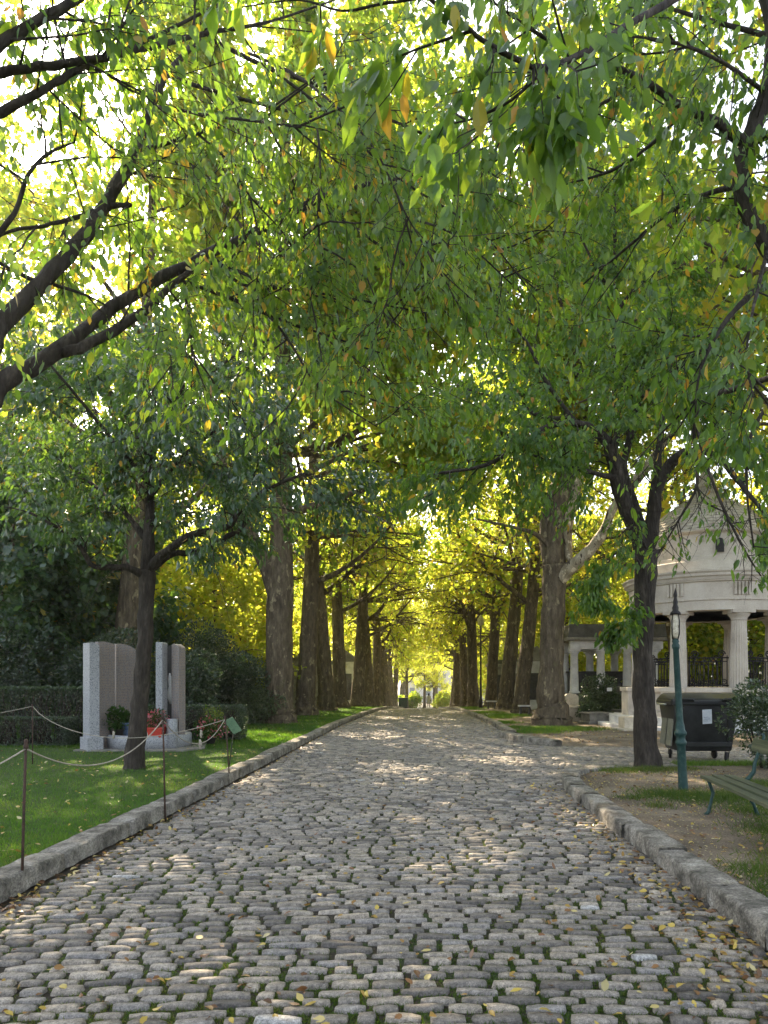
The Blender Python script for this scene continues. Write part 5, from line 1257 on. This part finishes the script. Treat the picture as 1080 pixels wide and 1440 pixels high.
# ---- green lamp post
x, y = 3.69, 10.0; z = .085
root = thing('lamp_post', (x, y, z), 'slim teal-green lamp post with a cream lantern, in front of the waste container', 'street lamp')
lean = -.11
m = MB(); pr = [(.075, -.1), (.068, .02), (.062, .2), (.058, .62), (.062, .63), (.078, .66), (.078, .69), (.064, .71), (.062, .76), (.085, .79), (.085, .82), (.066, .85), (.060, .92), (.050, .96), (.048, 1.0), (.040, 1.98), (.052, 2.0), (.054, 2.04), (.040, 2.07), (.05, 2.1), (.03, 2.14)]
m.lathe((x, y, z), pr, 20); m.v = [(vx+lean*(vz_-z)/2.1, vy, vz_) for vx, vy, vz_ in m.v]; m.build('post', M['lamp_green'], root)
xt = x+lean*2.14/2.1
m = MB(); m.lathe((xt, y, z+2.13), [(.028, 0), (.058, .04), (.062, .1), (.060, .30), (.05, .34), (.03, .36)], 16); m.build('lantern_glass', M['lamp_glass'], root)
m = MB()
for k in range(4):
    a = k*math.pi/2+.5; m.tube([(xt+.045*math.cos(a), y+.045*math.sin(a), z+2.12), (xt+.07*math.cos(a), y+.07*math.sin(a), z+2.2), (xt+.072*math.cos(a), y+.072*math.sin(a), z+2.38), (xt+.05*math.cos(a), y+.05*math.sin(a), z+2.47)], .008, 6)
m.lathe((xt, y, z+2.47), [(.075, 0), (.07, .03), (.04, .06), (.045, .10), (.03, .14), (.035, .18), (.02, .24), (.028, .28), (.012, .34), (.001, .38)], 14)
m.build('lantern_frame', M['iron'], root)
# dark far lamp pole on the right row
x, y = (676-CX)*45/F, 45.; z = zf(y)+.07
root = thing('lamp_post', (x, y, z), 'thin black lamp pole among the distant right plane trunks', 'street lamp')
m = MB(); m.lathe((x, y, z), [(.13, 0), (.12, .5), (.08, .6), (.06, 2), (.05, 5.2)], 12); m.build('post', M['iron'], root)
m = MB(); m.lathe((x, y, z+5.2), [(.06, 0), (.18, .1), (.22, .45), (.12, .55), (.02, .7)], 10); m.build('lantern', M['lamp_glass'], root)

# ---- green bench
bx, by = 3.30, 8.40; dirL = Vector((-.10, -1, 0)).normalized(); dirD = Vector((1, -.10, 0)).normalized()   # along the seat / towards its back
root = thing('park_bench', (bx, by, .085), 'green slatted park bench with cast iron legs at the right frame edge', 'bench')
zz = .085; LB = 2.3
Mr = Matrix((( dirD.x, dirL.x, 0, 0), (dirD.y, dirL.y, 0, 0), (0, 0, 1, 0), (0, 0, 0, 1)))
def plank(u, zc, w, th, tilt, label=None):
    m = MB(); c = Vector((bx, by, zz))+dirD*u+dirL*(LB/2)+Vector((0, 0, zc))
    m.box(c, (w, LB, th), mat=Mr @ Matrix.Rotation(tilt, 4, 'Y'), bev=.006); return m
m = MB()
for u in (.06, .19, .33):
    k = plank(u, .415+.012*(u < .1)*-1, .125, .035, R(3)); m.add(k.v, k.f)
m.build('seat', M['bench_wood'], root)
m = plank(.60, .79, .035, .155, R(12)); m.build('backrest', M['bench_wood'], root)
for e in (.22, LB-.22):
    b = lambda u, z_: Vector((bx, by, zz))+dirL*e+dirD*u+Vector((0, 0, z_))
    m = MB()
    m.tube([b(-.02, -.02), b(.03, .03), b(.05, .12), b(.08, .25), b(.05, .33), b(.03, .385)], [.020, .024, .018, .02, .02, .022], 8)
    m.tube([b(.60, -.02), b(.56, .03), b(.53, .12), b(.45, .24), b(.42, .33), b(.40, .385)], [.020, .024, .018, .02, .02, .022], 8)
    m.tube([b(.02, .385), b(.2, .375), b(.4, .385)], [.02, .018, .02], 6)
    m.build('leg', M['lamp_green'], root)
    m = MB(); m.tube([b(.40, .36), b(.47, .42), b(.53, .50), b(.54, .60), b(.575, .70), b(.61, .80), b(.64, .90), b(.62, .935)], [.022, .024, .026, .02, .02, .02, .018, .02], 8)
    m.build('back_support', M['lamp_green'], root)

# ---- far end: green bin, walker, building
x, y = (567-CX)*72/F, 72.; z = zf(y)+.05
root = thing('waste_bin', (x, y, z), 'small dark green wheeled bin at the far end of the left kerb', 'bin')
m = MB(); m.box((x, y, z+.5), (.85, .75, .9), bev=.04, taper=1.12); m.build('body', M['lamp_green'], root)
m = MB(); m.box((x, y, z+1.0), (1.02, .9, .1), bev=.03); m.build('lid', M['bin_black'], root)
for s_ in (-1, 1): m = MB(); m.tube([(x+s_*.3-.04, y-.3, z+.09), (x+s_*.3+.04, y-.3, z+.09)], .1, 12); m.build('wheel', M['rubber'], root)

def person():
    x, y = (603-CX)*82/F, 82.; z = zf(y)
    root = thing('person', (x, y, z), 'distant person walking on the avenue in a pale coat and black trousers with dark bag', 'person')
    bm = bmesh.new(); lay = None
    J = {'pel': (0,0,.92), 'hl': (-.09,0,.88), 'kl': (-.10,-.10,.50), 'al': (-.10,.02,.09), 'tl': (-.10,-.14,.03), 'hr': (.09,0,.88), 'kr': (.10,.06,.49), 'ar': (.10,.22,.12), 'tr': (.10,.10,.05),
         'wa': (0,0,1.10), 'ch': (0,.0,1.32), 'ne': (0,0,1.46), 'n2': (0,-.01,1.52), 'he': (0,-.02,1.62), 'h2': (0,-.01,1.71), 'sl': (-.17,0,1.40), 'el': (-.22,.06,1.13), 'wl': (-.22,-.04,.90), 'fl': (-.22,-.08,.80), 'sr': (.17,0,1.40), 'er': (.22,-.02,1.13), 'wr': (.2,-.14,.95), 'fr': (.2,-.2,.87)}
    Rr = {'pel': .14, 'hl': .10, 'kl': .062, 'al': .042, 'tl': .035, 'hr': .10, 'kr': .062, 'ar': .042, 'tr': .035, 'wa': .13, 'ch': .15, 'ne': .065, 'n2': .055, 'he': .085, 'h2': .07, 'sl': .06, 'el': .045, 'wl': .032, 'fl': .028, 'sr': .06, 'er': .045, 'wr': .032, 'fr': .028}
    E = ['pel hl', 'hl kl', 'kl al', 'al tl', 'pel hr', 'hr kr', 'kr ar', 'ar tr', 'pel wa', 'wa ch', 'ch ne', 'ne n2', 'n2 he', 'he h2', 'ch sl', 'sl el', 'el wl', 'wl fl', 'ch sr', 'sr er', 'er wr', 'wr fr']
    ks = list(J); me = bpy.data.meshes.new('body'); me.from_pydata([J[k] for k in ks], [tuple(ks.index(a) for a in e.split()) for e in E], [])
    o = link('body', me, M['trousers'], root)
    md = o.modifiers.new('skin', 'SKIN')
    sv = me.skin_vertices[0].data if me.skin_vertices else None
    if sv:
        for k, v in zip(ks, sv): v.radius = (Rr[k], Rr[k]); v.use_root = (k == 'pel')
    sd = o.modifiers.new('sub', 'SUBSURF'); sd.levels = 1; sd.render_levels = 1
    m = MB(); m.lathe((0, 0, 0), [(.25, .52), (.24, .75), (.185, 1.05), (.20, 1.3), (.17, 1.42), (.07, 1.48)], 16); m.v = [(vx*1.1, vy*.72, vz_) for vx, vy, vz_ in m.v]
    m.tube([(-.17, 0, 1.41), (-.235, .06, 1.13), (-.23, -.04, .9)], [.075, .062, .05], 8); m.tube([(.17, 0, 1.41), (.235, -.02, 1.13), (.21, -.14, .95)], [.075, .062, .05], 8)
    m.build('coat', M['coat'], root, I4)
    m = MB(); m.lathe((0, -.015, 1.62), [(.07, -.14), (.105, -.06), (.112, .04), (.09, .10), (.04, .135), (.001, .14)], 14); m.build('hair', M['hair'], root, I4)
    m = MB(); m.box((.27, .05, .98), (.10, .28, .34), bev=.03); m.tube([(.26, .1, 1.14), (.1, .08, 1.47), (-.05, 0, 1.5)], .012, 5)
    m.v = [(vx+root.location.x, vy+y, vz_+z) for vx, vy, vz_ in m.v]
    tag(m.build('shoulder_bag', M['trousers'], None, Vector((root.location.x, y, z))), 'dark shoulder bag carried by the distant walker', 'bag')
person()

x, y = 7.0, 172.; z = zf(y)
root = thing('building', (x, y, z), 'pale sunlit building closing the far end of the avenue', 'building')
m = MB(); m.box((x, y, z+6), (22, 10, 12)); m.build('wall', M['facade'], root)
m = MB(); m.box((x, y, z+12.15), (22.6, 10.6, .3), bev=.05); m.build('roof', M['slate'], root)
for i in range(6):
    for j in range(3):
        wx = x-9+i*3.6; wz = z+2.4+j*3.6
        m = MB(); m.box((wx, y-5.03, wz), (1.5, .08, 2.1)); w = m.build('window', M['facade'], root)
        m = MB(); m.box((wx, y-5.06, wz), (1.2, .06, 1.8)); m.build('pane', M['pane'], w)

# ---- evening haze down the avenue
hz = bpy.data.materials.new('haze'); hz.use_nodes = True; nt = hz.node_tree; nt.nodes.clear()
vo = N(nt, 'ShaderNodeVolumePrincipled', Density=.0005, Anisotropy=.55); vo.inputs['Color'].default_value = (1, .97, .9, 1)
ou = nt.nodes.new('ShaderNodeOutputMaterial'); nt.links.new(vo.outputs[0], ou.inputs['Volume'])
m = MB(); m.box((0, 325, 18), (820, 770, 44)); tag(m.build('haze', hz), 'thin golden haze filling the avenue', 'haze', kind='stuff')

# ================================================================== LIGHT
AZ, EL = R(25), R(35)        # sun ahead and to the left
s = Vector((-math.sin(AZ)*math.cos(EL), math.cos(AZ)*math.cos(EL), math.sin(EL)))
sun = bpy.data.lights.new('sun', 'SUN'); sun.energy = 5; sun.angle = R(.5); sun.color = (1, .80, .55)
so = bpy.data.objects.new('sun', sun); COL.objects.link(so); so.rotation_euler = s.to_track_quat('Z', 'Y').to_euler(); so.location = (0, 0, 40)
w = bpy.data.worlds.new('World'); S.world = w; w.use_nodes = True; nt = w.node_tree
sky = nt.nodes.new('ShaderNodeTexSky'); sky.sky_type = 'NISHITA'; sky.sun_disc = False
sky.sun_elevation = EL; sky.sun_rotation = -AZ; sky.air_density = 1; sky.dust_density = 2.0
hs = N(nt, 'ShaderNodeHueSaturation', Saturation=.45); nt.links.new(sky.outputs[0], hs.inputs['Color']); nt.links.new(hs.outputs[0], nt.nodes['Background'].inputs[0]); nt.nodes['Background'].inputs[1].default_value = .125
S.view_settings.view_transform = 'Standard'; S.view_settings.look = 'None'; S.view_settings.gamma = 1; S.view_settings.exposure = 2.08
S.cycles.max_bounces = 8; S.cycles.diffuse_bounces = 4; S.cycles.glossy_bounces = 2; S.cycles.transmission_bounces = 6; S.cycles.transparent_max_bounces = 4
S.cycles.caustics_reflective = False; S.cycles.caustics_refractive = False
S.cycles.use_denoising = True
